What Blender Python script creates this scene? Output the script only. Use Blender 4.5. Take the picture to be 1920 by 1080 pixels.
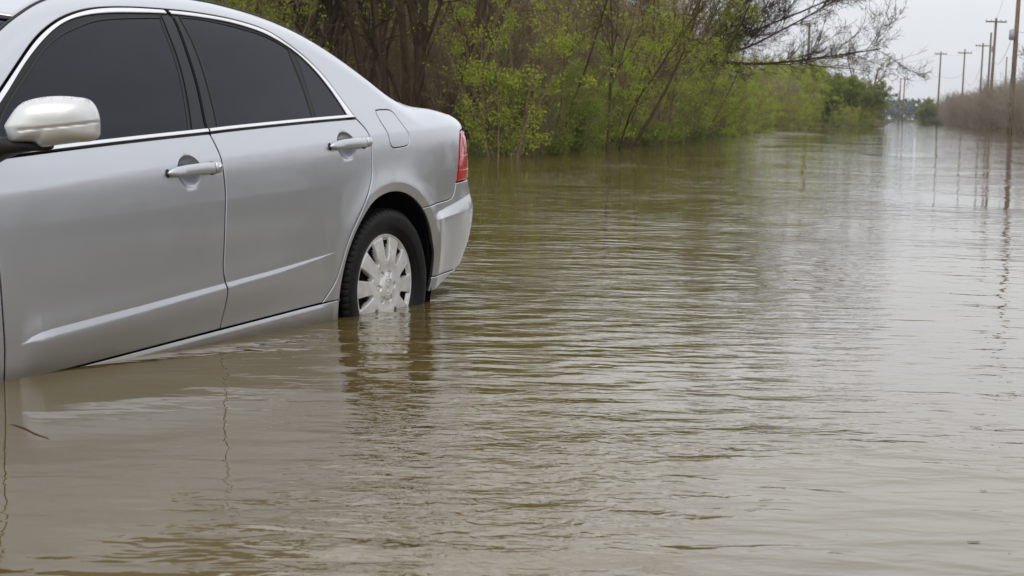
import bpy, math, random
import numpy as np
from mathutils import Matrix, Vector, geometry

# ------------------------------------------------------------------ camera
scene = bpy.context.scene
for o in list(bpy.data.objects):
    bpy.data.objects.remove(o)
cam_d = bpy.data.cameras.new('camera')
cam = bpy.data.objects.new('camera', cam_d)
scene.collection.objects.link(cam)
scene.camera = cam
CAM_H = 0.80223
cam.matrix_world = Matrix(((0.999777, -0.021129, 0.0, 0.0),
                           (0.002216, 0.104877, -0.994483, 0.0),
                           (0.021012, 0.994261, 0.1049, CAM_H),
                           (0, 0, 0, 1)))
cam_d.sensor_width = 36.0
cam_d.lens = 3160.44 / 1920 * 36.0
cam_d.clip_start = 0.1
cam_d.clip_end = 3000.0
cam_d.dof.use_dof = True
cam_d.dof.focus_distance = 6.2
cam_d.dof.aperture_fstop = 12.0
scene.render.resolution_x = 1024
scene.render.resolution_y = 576

# ------------------------------------------------------------------ sky and sun
SUN_EL, SUN_AZ = math.radians(48), math.radians(200)   # behind the camera, a little to the right
world = bpy.data.worlds.new('World')
scene.world = world
world.use_nodes = True
nt = world.node_tree
nt.nodes.clear()
wout = nt.nodes.new('ShaderNodeOutputWorld')
sky = nt.nodes.new('ShaderNodeTexSky')
sky.sky_type = 'NISHITA'
sky.sun_disc = False
sky.sun_elevation = SUN_EL
sky.sun_rotation = SUN_AZ
sky.dust_density = 4.0
bg1 = nt.nodes.new('ShaderNodeBackground')
bg1.inputs[1].default_value = 0.10
nt.links.new(sky.outputs[0], bg1.inputs[0])
tc = nt.nodes.new('ShaderNodeTexCoord')
sep = nt.nodes.new('ShaderNodeSeparateXYZ')
nt.links.new(tc.outputs['Generated'], sep.inputs[0])
ramp = nt.nodes.new('ShaderNodeValToRGB')       # overcast: thick even cloud, a little brighter overhead
ramp.color_ramp.elements[0].position = 0.0
ramp.color_ramp.elements[0].color = (0.70, 0.72, 0.76, 1)
ramp.color_ramp.elements[1].position = 0.40
ramp.color_ramp.elements[1].color = (1.08, 1.10, 1.15, 1)
e_ = ramp.color_ramp.elements.new(0.06)
e_.color = (0.75, 0.77, 0.81, 1)
e_ = ramp.color_ramp.elements.new(0.15)
e_.color = (0.98, 1.0, 1.04, 1)
nt.links.new(sep.outputs[2], ramp.inputs[0])
mp = nt.nodes.new('ShaderNodeMapping')
mp.inputs['Scale'].default_value = (1.0, 1.0, 2.6)
nt.links.new(tc.outputs['Generated'], mp.inputs[0])
noi = nt.nodes.new('ShaderNodeTexNoise')
noi.inputs['Scale'].default_value = 1.7
noi.inputs['Detail'].default_value = 4.0
nt.links.new(mp.outputs[0], noi.inputs[0])
mr = nt.nodes.new('ShaderNodeMapRange')
mr.inputs[1].default_value = 0.3
mr.inputs[2].default_value = 0.7
mr.inputs[3].default_value = 0.84
mr.inputs[4].default_value = 1.12
nt.links.new(noi.outputs[0], mr.inputs[0])
bg2 = nt.nodes.new('ShaderNodeBackground')
nt.links.new(ramp.outputs[0], bg2.inputs[0])
nt.links.new(mr.outputs[0], bg2.inputs[1])
mx = nt.nodes.new('ShaderNodeMixShader')
mx.inputs[0].default_value = 0.90
nt.links.new(bg1.outputs[0], mx.inputs[1])
nt.links.new(bg2.outputs[0], mx.inputs[2])
nt.links.new(mx.outputs[0], wout.inputs[0])

sun_d = bpy.data.lights.new('sun', 'SUN')
sun_d.energy = 0.7
sun_d.angle = math.radians(50)
sun_d.color = (1.0, 0.97, 0.92)
sun = bpy.data.objects.new('sun', sun_d)
sd = Vector((math.sin(SUN_AZ) * math.cos(SUN_EL), math.cos(SUN_AZ) * math.cos(SUN_EL), math.sin(SUN_EL)))
sun.rotation_euler = sd.to_track_quat('Z', 'Y').to_euler()
scene.collection.objects.link(sun)

scene.view_settings.view_transform = 'Standard'
scene.view_settings.look = 'None'
scene.view_settings.exposure = 0.25
scene.view_settings.gamma = 1.0
scene.view_settings.use_curve_mapping = False
scene.render.engine = 'CYCLES'
scene.cycles.max_bounces = 8
scene.cycles.transparent_max_bounces = 12

# ------------------------------------------------------------------ helpers
COL = scene.collection


def tag(o, label=None, cat=None, group=None, kind=None):
    if label: o['label'] = label
    if cat: o['category'] = cat
    if group: o['group'] = group
    if kind: o['kind'] = kind
    return o


def empty(name, loc=(0, 0, 0), rz=0.0, parent=None):
    o = bpy.data.objects.new(name, None)
    o.empty_display_size = 0.2
    o.location = loc
    o.rotation_euler = (0, 0, rz)
    COL.objects.link(o)
    o.parent = parent
    return o


def link(name, me, parent=None, mat=None):
    o = bpy.data.objects.new(name, me)
    COL.objects.link(o)
    o.parent = parent
    if mat is not None and len(me.materials) == 0:
        for m in (mat if isinstance(mat, (list, tuple)) else [mat]):
            me.materials.append(m)
    return o


def mesh_np(name, verts, faces, smooth=True, normals=None, mats=None):
    """faces: (n,3) or (n,4) array, or a list of arrays"""
    fl = faces if isinstance(faces, list) else [faces]
    fl = [np.asarray(f, dtype=np.int32) for f in fl if len(f)]
    me = bpy.data.meshes.new(name)
    verts = np.asarray(verts, dtype=np.float32)
    me.vertices.add(len(verts))
    me.vertices.foreach_set('co', verts.ravel())
    loops = np.concatenate([f.ravel() for f in fl])
    tot = np.concatenate([np.full(len(f), f.shape[1], np.int32) for f in fl])
    start = np.concatenate([[0], np.cumsum(tot)[:-1]]).astype(np.int32)
    me.loops.add(len(loops))
    me.loops.foreach_set('vertex_index', loops)
    me.polygons.add(len(tot))
    me.polygons.foreach_set('loop_start', start)
    me.polygons.foreach_set('loop_total', tot)
    if mats is not None:
        me.polygons.foreach_set('material_index', np.asarray(mats, np.int32))
    me.update(calc_edges=True)
    me.validate()
    me.polygons.foreach_set('use_smooth', np.full(len(me.polygons), bool(smooth)))
    if normals is not None:
        me.normals_split_custom_set_from_vertices([tuple(n) for n in np.asarray(normals, float)])
    return me


def smooth_curve(pts, step=0.01, sig=2.0, ends=True):
    """resample an open polyline through a Catmull-Rom and smooth it lightly"""
    p = np.array(pts, float)
    q = np.vstack([2 * p[0] - p[1], p, 2 * p[-1] - p[-2]])
    out = []
    for i in range(1, len(q) - 2):
        a, b, c, d = q[i - 1], q[i], q[i + 1], q[i + 2]
        n = max(2, int(np.linalg.norm(c - b) / step * 2))
        for t in np.linspace(0, 1, n, endpoint=False):
            out.append(.5 * ((2 * b) + (c - a) * t + (2 * a - 5 * b + 4 * c - d) * t * t + (-a + 3 * b - 3 * c + d) * t ** 3))
    out.append(p[-1])
    out = resample(np.array(out), step)
    if sig > 0 and len(out) > 5:
        k = int(sig * 3)
        w = np.exp(-np.arange(-k, k + 1) ** 2 / (2 * sig * sig)); w /= w.sum()
        for c in range(out.shape[1]):
            e = np.pad(out[:, c], k, mode='reflect', reflect_type='odd')
            out[:, c] = np.convolve(e, w, 'valid')
        out[0] = p[0]; out[-1] = p[-1]
    return out


def resample(p, step, closed=False):
    p = np.asarray(p, float)
    if closed: p = np.vstack([p, p[:1]])
    d = np.concatenate([[0], np.cumsum(np.linalg.norm(np.diff(p, axis=0), axis=1))])
    n = max(2, int(round(d[-1] / step)))
    t = np.linspace(0, d[-1], n + 1)
    if closed: t = t[:-1]
    return np.stack([np.interp(t, d, p[:, c]) for c in range(p.shape[1])], 1)


def densify(p, step):
    """closed loop, keeps its corners"""
    out = []
    for i in range(len(p)):
        a, b = np.array(p[i], float), np.array(p[(i + 1) % len(p)], float)
        n = max(1, int(np.ceil(np.linalg.norm(b - a) / step)))
        for k in range(n): out.append(a + (b - a) * k / n)
    return np.array(out)


def area(p):
    x, y = p[:, 0], p[:, 1]
    return .5 * np.sum(x * np.roll(y, -1) - y * np.roll(x, -1))


def offset_loop(p, d):
    """inward offset of a closed ccw loop by d"""
    a = p - np.roll(p, 1, 0); b = np.roll(p, -1, 0) - p
    a /= np.linalg.norm(a, axis=1, keepdims=True) + 1e-12; b /= np.linalg.norm(b, axis=1, keepdims=True) + 1e-12
    na = np.stack([-a[:, 1], a[:, 0]], 1); nb = np.stack([-b[:, 1], b[:, 0]], 1)
    m = na + nb
    m /= np.maximum(np.sum(m * na, axis=1, keepdims=True), .7)
    return p + m * d


def inside(loop, q):
    x, y = q[:, 0], q[:, 1]
    c = np.zeros(len(q), bool)
    n = len(loop)
    for i in range(n):
        x1, y1 = loop[i]; x2, y2 = loop[(i + 1) % n]
        if y1 == y2: continue
        m = (y1 > y) != (y2 > y)
        c ^= m & (x < (x2 - x1) * (y - y1) / (y2 - y1) + x1)
    return c


def dist_pts(a, b):
    out = np.full(len(a), 1e9)
    for i in range(0, len(b), 64):
        d = ((a[:, None, :] - b[None, i:i + 64, :]) ** 2).sum(-1).min(1)
        out = np.minimum(out, d)
    return np.sqrt(out)


def fill2d(loop, holes=(), step=.012, feats=None):
    """triangulate a loop with holes, with inner points on a hexagonal grid"""
    lo, hi = loop.min(0), loop.max(0)
    gx = np.arange(lo[0], hi[0], step); gy = np.arange(lo[1], hi[1], step * .866)
    G = np.array([(x + (step / 2 if j % 2 else 0), y) for j, y in enumerate(gy) for x in gx])
    if feats is not None and len(feats):
        if len(G): G = G[dist_pts(G, feats) > step * .45]
        G = np.vstack([G, feats]) if len(G) else feats
    allb = np.vstack([loop] + list(holes))
    if len(G):
        m = inside(loop, G)
        for h in holes: m &= ~inside(h, G)
        G = G[m]
    if len(G):
        G = G[dist_pts(G, allb) > step * .28]
    pts = np.vstack([allb, G]) if len(G) else allb
    edges = []; k = 0
    for l in [loop] + list(holes):
        n = len(l); edges += [(k + i, k + (i + 1) % n) for i in range(n)]; k += n
    r = geometry.delaunay_2d_cdt([Vector(p) for p in pts], edges, [], 0, 1e-7)
    V = np.array([tuple(v) for v in r[0]]); F = np.array(r[2])
    cen = V[F].mean(1)
    m = inside(loop, cen)
    for h in holes: m &= ~inside(h, cen)
    F = F[m]
    ar = (V[F[:, 1], 0] - V[F[:, 0], 0]) * (V[F[:, 2], 1] - V[F[:, 0], 1]) - (V[F[:, 1], 1] - V[F[:, 0], 1]) * (V[F[:, 2], 0] - V[F[:, 0], 0])
    F[ar < 0] = F[ar < 0][:, ::-1]
    return V, F


# ------------------------------------------------------------------ materials
def mat(name, col, rough=.5, metal=0., coat=0., coat_rough=.05, ior=1.5, spec=.5):
    m = bpy.data.materials.new(name)
    m.use_nodes = True
    b = m.node_tree.nodes['Principled BSDF']
    b.inputs['Base Color'].default_value = (*col, 1)
    b.inputs['Roughness'].default_value = rough
    b.inputs['Metallic'].default_value = metal
    b.inputs['Coat Weight'].default_value = coat
    b.inputs['Coat Roughness'].default_value = coat_rough
    b.inputs['IOR'].default_value = ior
    b.inputs['Specular IOR Level'].default_value = spec
    return m


class NB:
    """tiny node builder"""
    def __init__(s, m): s.t = m.node_tree; s.b = s.t.nodes['Principled BSDF']
    def n(s, kind, **k):
        o = s.t.nodes.new(kind)
        for a, v in k.items():
            if a.startswith('_'): setattr(o, a[1:], v)
            else: o.inputs[a.replace('__', ' ')].default_value = v
        return o
    def l(s, a, b): s.t.links.new(a, b)
    def noise(s, vec, scale, detail=4., rough=.5, dist=0.):
        o = s.n('ShaderNodeTexNoise', Scale=scale, Detail=detail, Roughness=rough, Distortion=dist)
        if vec is not None: s.l(vec, o.inputs['Vector'])
        return o.outputs[0]
    def rng(s, v, a, b, c=0., d=1., smooth=False):
        o = s.n('ShaderNodeMapRange'); o.clamp = True
        if smooth: o.interpolation_type = 'SMOOTHSTEP'
        for i, x in enumerate((a, b, c, d)): o.inputs[i + 1].default_value = x
        s.l(v, o.inputs[0]); return o.outputs[0]
    def mix(s, f, a, b):
        o = s.n('ShaderNodeMix', _data_type='RGBA')
        if isinstance(f, (int, float)): o.inputs[0].default_value = f
        else: s.l(f, o.inputs[0])
        for i, x in ((6, a), (7, b)):
            if isinstance(x, tuple): o.inputs[i].default_value = (*x, 1)
            else: s.l(x, o.inputs[i])
        return o.outputs[2]
    def math(s, op, a, b=0.):
        o = s.n('ShaderNodeMath', _operation=op)
        for i, x in ((0, a), (1, b)):
            if isinstance(x, (int, float)): o.inputs[i].default_value = x
            else: s.l(x, o.inputs[i])
        return o.outputs[0]
    def obj(s): return s.n('ShaderNodeTexCoord').outputs['Object']
    def gen(s): return s.n('ShaderNodeTexCoord').outputs['Generated']
    def mapping(s, vec, scale=(1, 1, 1), rot=(0, 0, 0), loc=(0, 0, 0)):
        o = s.n('ShaderNodeMapping'); o.inputs['Scale'].default_value = scale; o.inputs['Rotation'].default_value = rot; o.inputs['Location'].default_value = loc
        s.l(vec, o.inputs[0]); return o.outputs[0]
    def bump(s, h, strength=.3, dist=.01, normal=None):
        o = s.n('ShaderNodeBump', Strength=strength, Distance=dist); s.l(h, o.inputs['Height'])
        if normal is not None: s.l(normal, o.inputs['Normal'])
        return o.outputs[0]
    def pos(s): return s.n('ShaderNodeNewGeometry').outputs['Position']


# silver metallic paint with a thin uneven film of dried dirt
PAINT = mat('silver_paint', (.50, .51, .535), .29, .86, 1., .03)
nb = NB(PAINT); ob = nb.obj()
z = nb.n('ShaderNodeSeparateXYZ'); nb.l(ob, z.inputs[0])
sm = nb.noise(nb.mapping(ob, (1.2, 1, 6)), 1.6, 4, .55, .4)
film = nb.math('MULTIPLY', nb.rng(sm, .42, .72), nb.rng(z.outputs[2], .95, .35, .10, .5))
fine = nb.noise(nb.mapping(ob, (4, 4, 16)), 1.5, 2, .5)
film2 = nb.math('ADD', film, nb.math('MULTIPLY', nb.rng(fine, .5, .85), .07))
zw = nb.n('ShaderNodeSeparateXYZ'); nb.l(nb.pos(), zw.inputs[0])
wet = nb.rng(nb.math('ADD', zw.outputs[2], nb.math('MULTIPLY', nb.noise(ob, 7, 4, .6), .03)), .020, .050, 1.0, .0)
silt = nb.rng(nb.math('ADD', zw.outputs[2], nb.math('MULTIPLY', nb.noise(ob, 16, 4, .6), .05)), .045, .085, .42, .0, True)
bc = nb.mix(nb.math('MULTIPLY', film2, .15), (.50, .51, .535), (.42, .40, .36))
bc = nb.mix(silt, bc, (.33, .29, .23))
nb.l(nb.mix(nb.math('MULTIPLY', wet, .45), bc, (.20, .175, .14)), nb.b.inputs['Base Color'])
nb.l(nb.rng(z.outputs[2], .9, .3, .03, .07), nb.b.inputs['Coat Roughness'])
CHROME = mat('chrome', (.80, .80, .80), .16, 1.)
BLACK = mat('black_plastic', (.010, .010, .011), .5, spec=.3)
GLOSSB = mat('gloss_black_trim', (.016, .017, .020), .20, spec=.22)
RUBBER = mat('rubber_seal', (.012, .012, .012), .6)
DARK = mat('dark_cavity', (.006, .006, .006), .9, spec=.1)
GLASS = mat('tinted_glass', (.004, .007, .013), .015, ior=1.5, spec=.24)
nb = NB(GLASS); ob = nb.obj()
gd = nb.noise(nb.mapping(ob, (1, 1, 2)), 3.0, 6, .6, .4)
nb.l(nb.mix(nb.rng(gd, .45, .8), (.004, .007, .013), (.010, .014, .022)), nb.b.inputs['Base Color'])
nb.l(nb.rng(gd, .4, .8, .012, .10), nb.b.inputs['Roughness'])
TYRE = mat('tyre_rubber', (.006, .006, .006), .5, spec=.22)
nb = NB(TYRE); ob = nb.obj()
tn = nb.noise(ob, 9, 6, .65)
nb.l(nb.mix(nb.rng(tn, .45, .8), (.004, .004, .004), (.012, .011, .010)), nb.b.inputs['Base Color'])
nb.l(nb.bump(nb.noise(ob, 120, 3, .6), .25, .002), nb.b.inputs['Normal'])
HUB = mat('hubcap_silver', (.70, .70, .69), .36, .35, .5, .1)
nb = NB(HUB); ob = nb.obj()
hn = nb.noise(nb.mapping(ob, (1, 1, 1)), 14, 6, .65, .8)
nb.l(nb.mix(nb.rng(hn, .42, .75), (.72, .715, .70), (.46, .43, .37)), nb.b.inputs['Base Color'])
nb.l(nb.rng(hn, .42, .75, .32, .55), nb.b.inputs['Roughness'])
RED = mat('red_lens', (.55, .018, .022), .12, 0., 1., .02)
nb = NB(RED); ob = nb.obj()
wv = nb.n('ShaderNodeTexWave', _bands_direction='Z', Scale=42., Distortion=.0)
nb.l(ob, wv.inputs['Vector'])
nb.l(nb.mix(nb.rng(wv.outputs[1], .2, .9), (.46, .008, .012), (.68, .020, .024)), nb.b.inputs['Base Color'])
PINK = mat('pale_red_lens', (.60, .075, .08), .10, 0., 1., .02)
SILVERCAP = mat('mirror_silver', (.66, .66, .65), .34, .6, .5, .10)
nb = NB(SILVERCAP); ob = nb.obj()
mn = nb.noise(ob, 9, 6, .6)
nb.l(nb.mix(nb.rng(mn, .45, .8), (.67, .67, .66), (.63, .62, .58)), nb.b.inputs['Base Color'])
nb.l(nb.rng(mn, .4, .8, .33, .44), nb.b.inputs['Roughness'])
GREYGLASS = mat('mirror_glass', (.6, .6, .6), .02, 1.)

# ------------------------------------------------------------------ body surface of the car
def pchip(xs,ys):
    xs=np.array(xs,float); ys=np.array(ys,float); h=np.diff(xs); d=np.diff(ys)/h
    m=np.zeros(len(xs)); m[0]=d[0]; m[-1]=d[-1]
    for i in range(1,len(xs)-1):
        if d[i-1]*d[i]>0:
            w1=2*h[i]+h[i-1]; w2=h[i]+2*h[i-1]; m[i]=(w1+w2)/(w1/d[i-1]+w2/d[i])
    def f(x):
        x=np.asarray(x,float); i=np.clip(np.searchsorted(xs,x)-1,0,len(xs)-2)
        t=(x-xs[i])/h[i]
        tc=np.clip(t,0,1)
        r=(2*tc**3-3*tc**2+1)*ys[i]+(tc**3-2*tc**2+tc)*h[i]*m[i]+(-2*tc**3+3*tc**2)*ys[i+1]+(tc**3-tc**2)*h[i]*m[i+1]
        return r+np.where(t<0,t*h[i]*m[0],0)+np.where(t>1,(t-1)*h[i]*m[-1],0)
    return f
def smooth(f,lo,hi,n,k):
    x=np.linspace(lo,hi,n); y=f(x); w=np.hanning(k); w/=w.sum()
    yp=np.pad(y,k//2,mode='reflect',reflect_type='odd'); ys=np.convolve(yp,w,'valid')[:n]
    return lambda q: np.interp(q,x,ys)
# half width by height
_W=smooth(pchip([.0,.15,.25,.35,.50,.62,.75,.86,.93,1.0,1.10,1.20,1.30,1.40,1.5],
         [.80,.835,.862,.880,.896,.9025,.900,.893,.881,.856,.805,.752,.695,.630,.55]),0,1.5,1501,61)
D0=.9025
# rear inset by height (positive = further forward)
_E=smooth(pchip([0,.1,.2,.25,.29,.33,.37,.42,.5,.58,.63,.70,.80,.90,1.0,1.2],[.6,.5,.36,.26,.17,.095,.035,-.018,-.043,-.05,-.035,-.001,.003,.03,.05,.08]),0,1.2,1201,15)
# roof line (shoulder) height by s
TP=dict(s=[-1.1, -0.95, -0.8, -0.65, -0.5, -0.35, -0.2, -0.05, 0.1, 0.25, 0.4, 0.55, 0.7, 1.0, 1.4, 1.55, 1.7, 1.8, 1.9, 2.1, 2.4, 2.75, 2.9, 3.3, 3.7],h=[0.9517, 0.9617, 0.9717, 0.9867, 1.0153, 1.0351, 1.0903, 1.1871, 1.2782, 1.3492, 1.3968, 1.4293, 1.4531, 1.475, 1.466, 1.438, 1.392, 1.352, 1.303, 1.205, 1.08, 0.985, 0.955, 0.89, 0.79])
def setT():
    global _T; _T=smooth(pchip(TP['s'],TP['h']),-1.2,3.9,2551,61)
setT()
def T(s): return _T(s)
def RAD(s): return np.interp(s,[-.6,-.3,1.4,1.7,3],[.06,.10,.10,.06,.06])
# plan curve
def _plan():
    n=0.002
    us=np.arange(0,1.8,n)
    k=np.interp(us,[0,.1,.52,.64,.72,.92,1.0,1.3,1.8],[0,.16,.26,1.1,3.6,3.6,.9,.25,.2])
    th=np.concatenate([[0],np.cumsum(k)[:-1]*n]); 
    s=-np.concatenate([[0],np.cumsum(np.cos(th))[:-1]*n]); y=D0-np.concatenate([[0],np.cumsum(np.sin(th))[:-1]*n])
    uf=np.arange(0,2.4,n)
    kf=np.interp(uf,[0,.6,1.0,1.15,1.35,1.5,2.4],[0.02,.06,.5,2.2,2.2,.5,.3])
    tf=np.concatenate([[0],np.cumsum(kf)[:-1]*n])
    sf=2.3+np.concatenate([[0],np.cumsum(np.cos(tf))[:-1]*n]); yf=D0-np.concatenate([[0],np.cumsum(np.sin(tf))[:-1]*n])
    U=np.concatenate([-us[::-1],[2.3-1e-6],2.3+uf[1:]]); S=np.concatenate([s[::-1],[2.3],sf[1:]]); Y=np.concatenate([y[::-1],[D0],yf[1:]])
    A=np.concatenate([-th[::-1],[0],tf[1:]])
    return U,S,Y,A
PU,PS,PY,PA=_plan()
def sst(a,b,x):
    t=np.clip((x-a)/(b-a),0,1); return t*t*(3-2*t)
CR=dict(s=[.417,.536,.787,1.098,1.54,1.813,1.933,1.98,2.02,2.05],h=[.517,.513,.502,.493,.480,.474,.4706,.467,.459,.4425],b=[.0008,.010,.018,.021,.026,.028,.027,.024,.014,.0008])
ARC=(.007,.34,.366)
BOWL=[(1.252,.881,.064,.053),(.299,.907,.064,.051)]
def extra(s,h):
    hc=np.interp(s,CR['s'],CR['h']); b=np.interp(s,CR['s'],CR['b'],left=0,right=0)
    k=hc-h; kk=np.clip(k/np.maximum(b,5e-4),0,1)
    # flare above the crease, then a ledge, then fading out lower down
    x=-b*.30*np.exp(-(np.minimum(k,0)/.05)**2)*(1-sst(.02,.16,k))
    x=x-b*.36*kk*(1-.7*sst(.03,.16,k))
    for cs in (ARC[0],2.72):
        r=np.hypot(s-cs,h-ARC[1])
        wf=1-sst(.12,.24,s-cs) if cs<1 else 1.
        rb=ARC[2]+.037
        x=x-.013*np.exp(-(np.maximum(r-rb,0)/.055)**1.3)+.009*wf*np.clip((rb-r)/.037,0,1.3)
    for (bs,bh,bx,by) in BOWL:
        r=np.hypot((s-bs)/bx,(h-bh)/by)
        x=x+.024*np.clip(1-np.clip(r,0,1)**2,0,1)**.7
    vk=np.interp(s,[-.6,.1,.33,.68,1.0,1.48,2.02],[.935,.937,.930,.921,.914,.905,.884])
    k=h-vk
    kk=np.where(k>.006,k,np.where(k<-.006,0,(k+.006)**2/.024))
    x=x+.0085*(1-np.exp(-kk/.05))
    # bumper: lower part stands proud below a sloping ledge
    hb=np.interp(s,[-.8,-.70,-.38,-.33],[.632,.632,.592,.575]); lo=np.interp(s,[-.8,-.7,-.34],[.572,.571,.562])
    w=sst(-.335,-.375,s)
    x=x-.014*w*np.clip((hb-h)/np.maximum(hb-lo,.01),0,1)*(1-.8*sst(.03,.22,lo-h))
    # rocker ledge
    w=sst(.37,.50,s)*sst(2.4,2.2,s)
    x=x-.0085*w*np.clip((.331-h)/.019,0,1)*(1-.6*sst(.0,.1,.30-h))
    return x
def P(u,v,off=0.,det=True):
    u=np.asarray(u,float); v=np.asarray(v,float)
    def base(u,v):
        s=np.interp(u,PU,PS); y=np.interp(u,PU,PY); a=np.interp(u,PU,PA)
        ny=np.cos(a); nx=np.sin(a)   # outward plan normal (nx>0 => forward at front)
        t=T(s); r=RAD(s); v0=t-r
        ph=np.clip((v-v0)/r,0,np.pi/2)
        h=np.where(v<v0,v,v0+r*np.sin(ph))
        d=D0-_W(h)+r*(1-np.cos(ph))+ np.maximum(v-v0-r*np.pi/2,0)
        if det: d=d+extra(s,h)
        e=np.where(u<1,_E(h),_E(h)*1.0+ .0)+r*(1-np.cos(ph))
        dd=d*ny**2+e*nx**2
        return np.stack([s-nx*dd,y-ny*dd,h],-1)
    p=base(u,v)
    if np.any(off!=0):
        p=p+normal(u,v,det)*np.asarray(off)[...,None]
    return p
def normal(u,v,det=True):
    e=.0015
    du=P(u+e,v,0.,det)-P(u-e,v,0.,det); dv=P(u,v+e,0.,det)-P(u,v-e,0.,det)
    n=np.cross(dv,du); n/= (np.linalg.norm(n,axis=-1,keepdims=True)+1e-12)
    return n

# ------------------------------------------------------------------ the car, in its own frame:
# x forward from the rear axle, y to the car's left, z up from the road
TR = {}
TR['bgap']=[(1.087, 0.996), (1.081, 0.966), (1.072, 0.919), (1.072, 0.876), (1.071, 0.797), (1.083, 0.701), (1.097, 0.581), (1.101, 0.523), (1.091, 0.493), (1.085, 0.472), (1.089, 0.417), (1.095, 0.362), (1.101, 0.332)]
TR['rear_edge']=[(0.171, 1.003), (0.137, 0.968), (0.119, 0.939), (0.127, 0.889), (0.134, 0.828), (0.149, 0.775), (0.193, 0.714), (0.248, 0.652), (0.305, 0.592), (0.351, 0.525), (0.378, 0.462), (0.409, 0.406), (0.446, 0.362), (0.48, 0.331)]
TR['arc_outer']=[(1.969, 1.161), (1.849, 1.235), (1.722, 1.31), (1.605, 1.361), (1.494, 1.392), (1.361, 1.413), (1.207, 1.419), (1.03, 1.414), (0.847, 1.403), (0.662, 1.382), (0.536, 1.357), (0.471, 1.337), (0.415, 1.304), (0.348, 1.26), (0.286, 1.205), (0.242, 1.145), (0.218, 1.096), (0.195, 1.047), (0.172, 1.009)]
TR['arc_inner']=[(1.994, 1.122), (1.924, 1.165), (1.809, 1.24), (1.686, 1.307), (1.57, 1.356), (1.466, 1.381), (1.325, 1.395), (1.145, 1.397), (0.994, 1.394), (0.823, 1.382), (0.683, 1.366), (0.557, 1.34), (0.491, 1.32), (0.397, 1.274), (0.342, 1.232), (0.301, 1.188), (0.267, 1.135), (0.243, 1.086), (0.23, 1.044), (0.223, 1.018)]
TR['fglass']=[(1.941, 1.132), (1.836, 1.198), (1.709, 1.275), (1.595, 1.323), (1.493, 1.35), (1.393, 1.37), (1.254, 1.379), (1.055, 1.381), (1.07, 1.338), (1.085, 1.261), (1.109, 1.179), (1.148, 1.087), (1.185, 1.016), (1.641, 1.008), (2.026, 0.997)]
TR['bwin']=[(0.989, 1.394), (0.993, 1.35), (1.014, 1.266), (1.038, 1.171), (1.065, 1.095), (1.1, 1.014), (1.091, 0.997)]
TR['rglass']=[(0.934, 1.382), (0.83, 1.376), (0.694, 1.356), (0.566, 1.331), (0.538, 1.325), (0.454, 1.295), (0.403, 1.267), (0.414, 1.207), (0.422, 1.129), (0.443, 1.044), (0.456, 1.023), (0.948, 1.013), (1.03, 1.011), (0.999, 1.093), (0.967, 1.2), (0.95, 1.296)]
TR['qglass']=[(0.358, 1.251), (0.305, 1.197), (0.263, 1.13), (0.236, 1.075), (0.239, 1.023), (0.423, 1.021), (0.412, 1.082), (0.386, 1.173)]
TR['fuel']=[(0.006, 1.025), (-0.023, 1.026), (-0.09, 1.023), (-0.114, 1.012), (-0.147, 0.96), (-0.169, 0.927), (-0.159, 0.887), (-0.135, 0.88), (-0.036, 0.878), (-0.015, 0.896), (-0.014, 0.935), (0.007, 0.986), (0.012, 1.017)]
TR['ditch']=[(1.869, 1.298), (1.806, 1.336), (1.711, 1.381), (1.607, 1.417), (1.475, 1.444)]
TR['lamp']=[(-0.661, 0.906), (-0.7, 0.88), (-0.758, 0.822), (-0.761, 0.762), (-0.765, 0.696), (-0.57, 0.698), (-0.582, 0.741), (-0.61, 0.809), (-0.633, 0.867)]
uend = float(PU[np.argmin(np.abs(PY[:len(PY) // 2] - 0.0))]) if PY[0] < 0 else float(PU[0])


def vtop(u, f=1.12):
    s = np.interp(u, PU, PS); r = RAD(s)
    return T(s) - r + r * f


def feats_lines():
    out = []
    ss = np.arange(.42, 2.05, .007)
    hc = np.interp(ss, CR['s'], CR['h']); b = np.interp(ss, CR['s'], CR['b'])
    for k in (-.055, -.03, -.012, -.0015, .0015):
        out.append(np.stack([ss, hc - k], 1)) if False else out.append(np.stack([ss, hc + k * -1 if k > 0 else hc - k * 1], 1))
    for k in (.33, .66, 1.0, 1.15):
        out.append(np.stack([ss, hc - b * k - .0005], 1))
    a = np.arange(0, 2 * np.pi, .018)
    for r in (.006, .020, .033, .036, .039, .042, .046):
        out.append(np.stack([ARC[0] + (ARC[2] + r) * np.cos(a), ARC[1] + (ARC[2] + r) * np.sin(a)], 1))
    for (bs, bh, bx, by) in BOWL:
        for r, n in ((.2, 14), (.4, 28), (.6, 44), (.75, 60), (.86, 72), (.93, 84), (.975, 90), (1.0, 96), (1.025, 96)):
            t = np.linspace(0, 2 * np.pi, n, endpoint=False)
            out.append(np.stack([bs + bx * r * np.cos(t), bh + by * r * np.sin(t)], 1))
    uu = np.arange(-1.2, -.34, .010)
    hb = np.interp(uu, [-.8, -.70, -.38, -.33], [.632, .632, .592, .575]); lo = np.interp(uu, [-.8, -.7, -.34], [.572, .571, .562])
    for q in (hb + .002, hb - .001, (hb + lo) / 2, lo + .001, lo - .002): out.append(np.stack([uu, q], 1))
    uu = np.arange(.4, 2.3, .010)
    for q in (.3305, .325, .318, .3115): out.append(np.stack([uu, 0 * uu + q], 1))
    return np.vstack(out)


FEATS = feats_lines()


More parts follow.
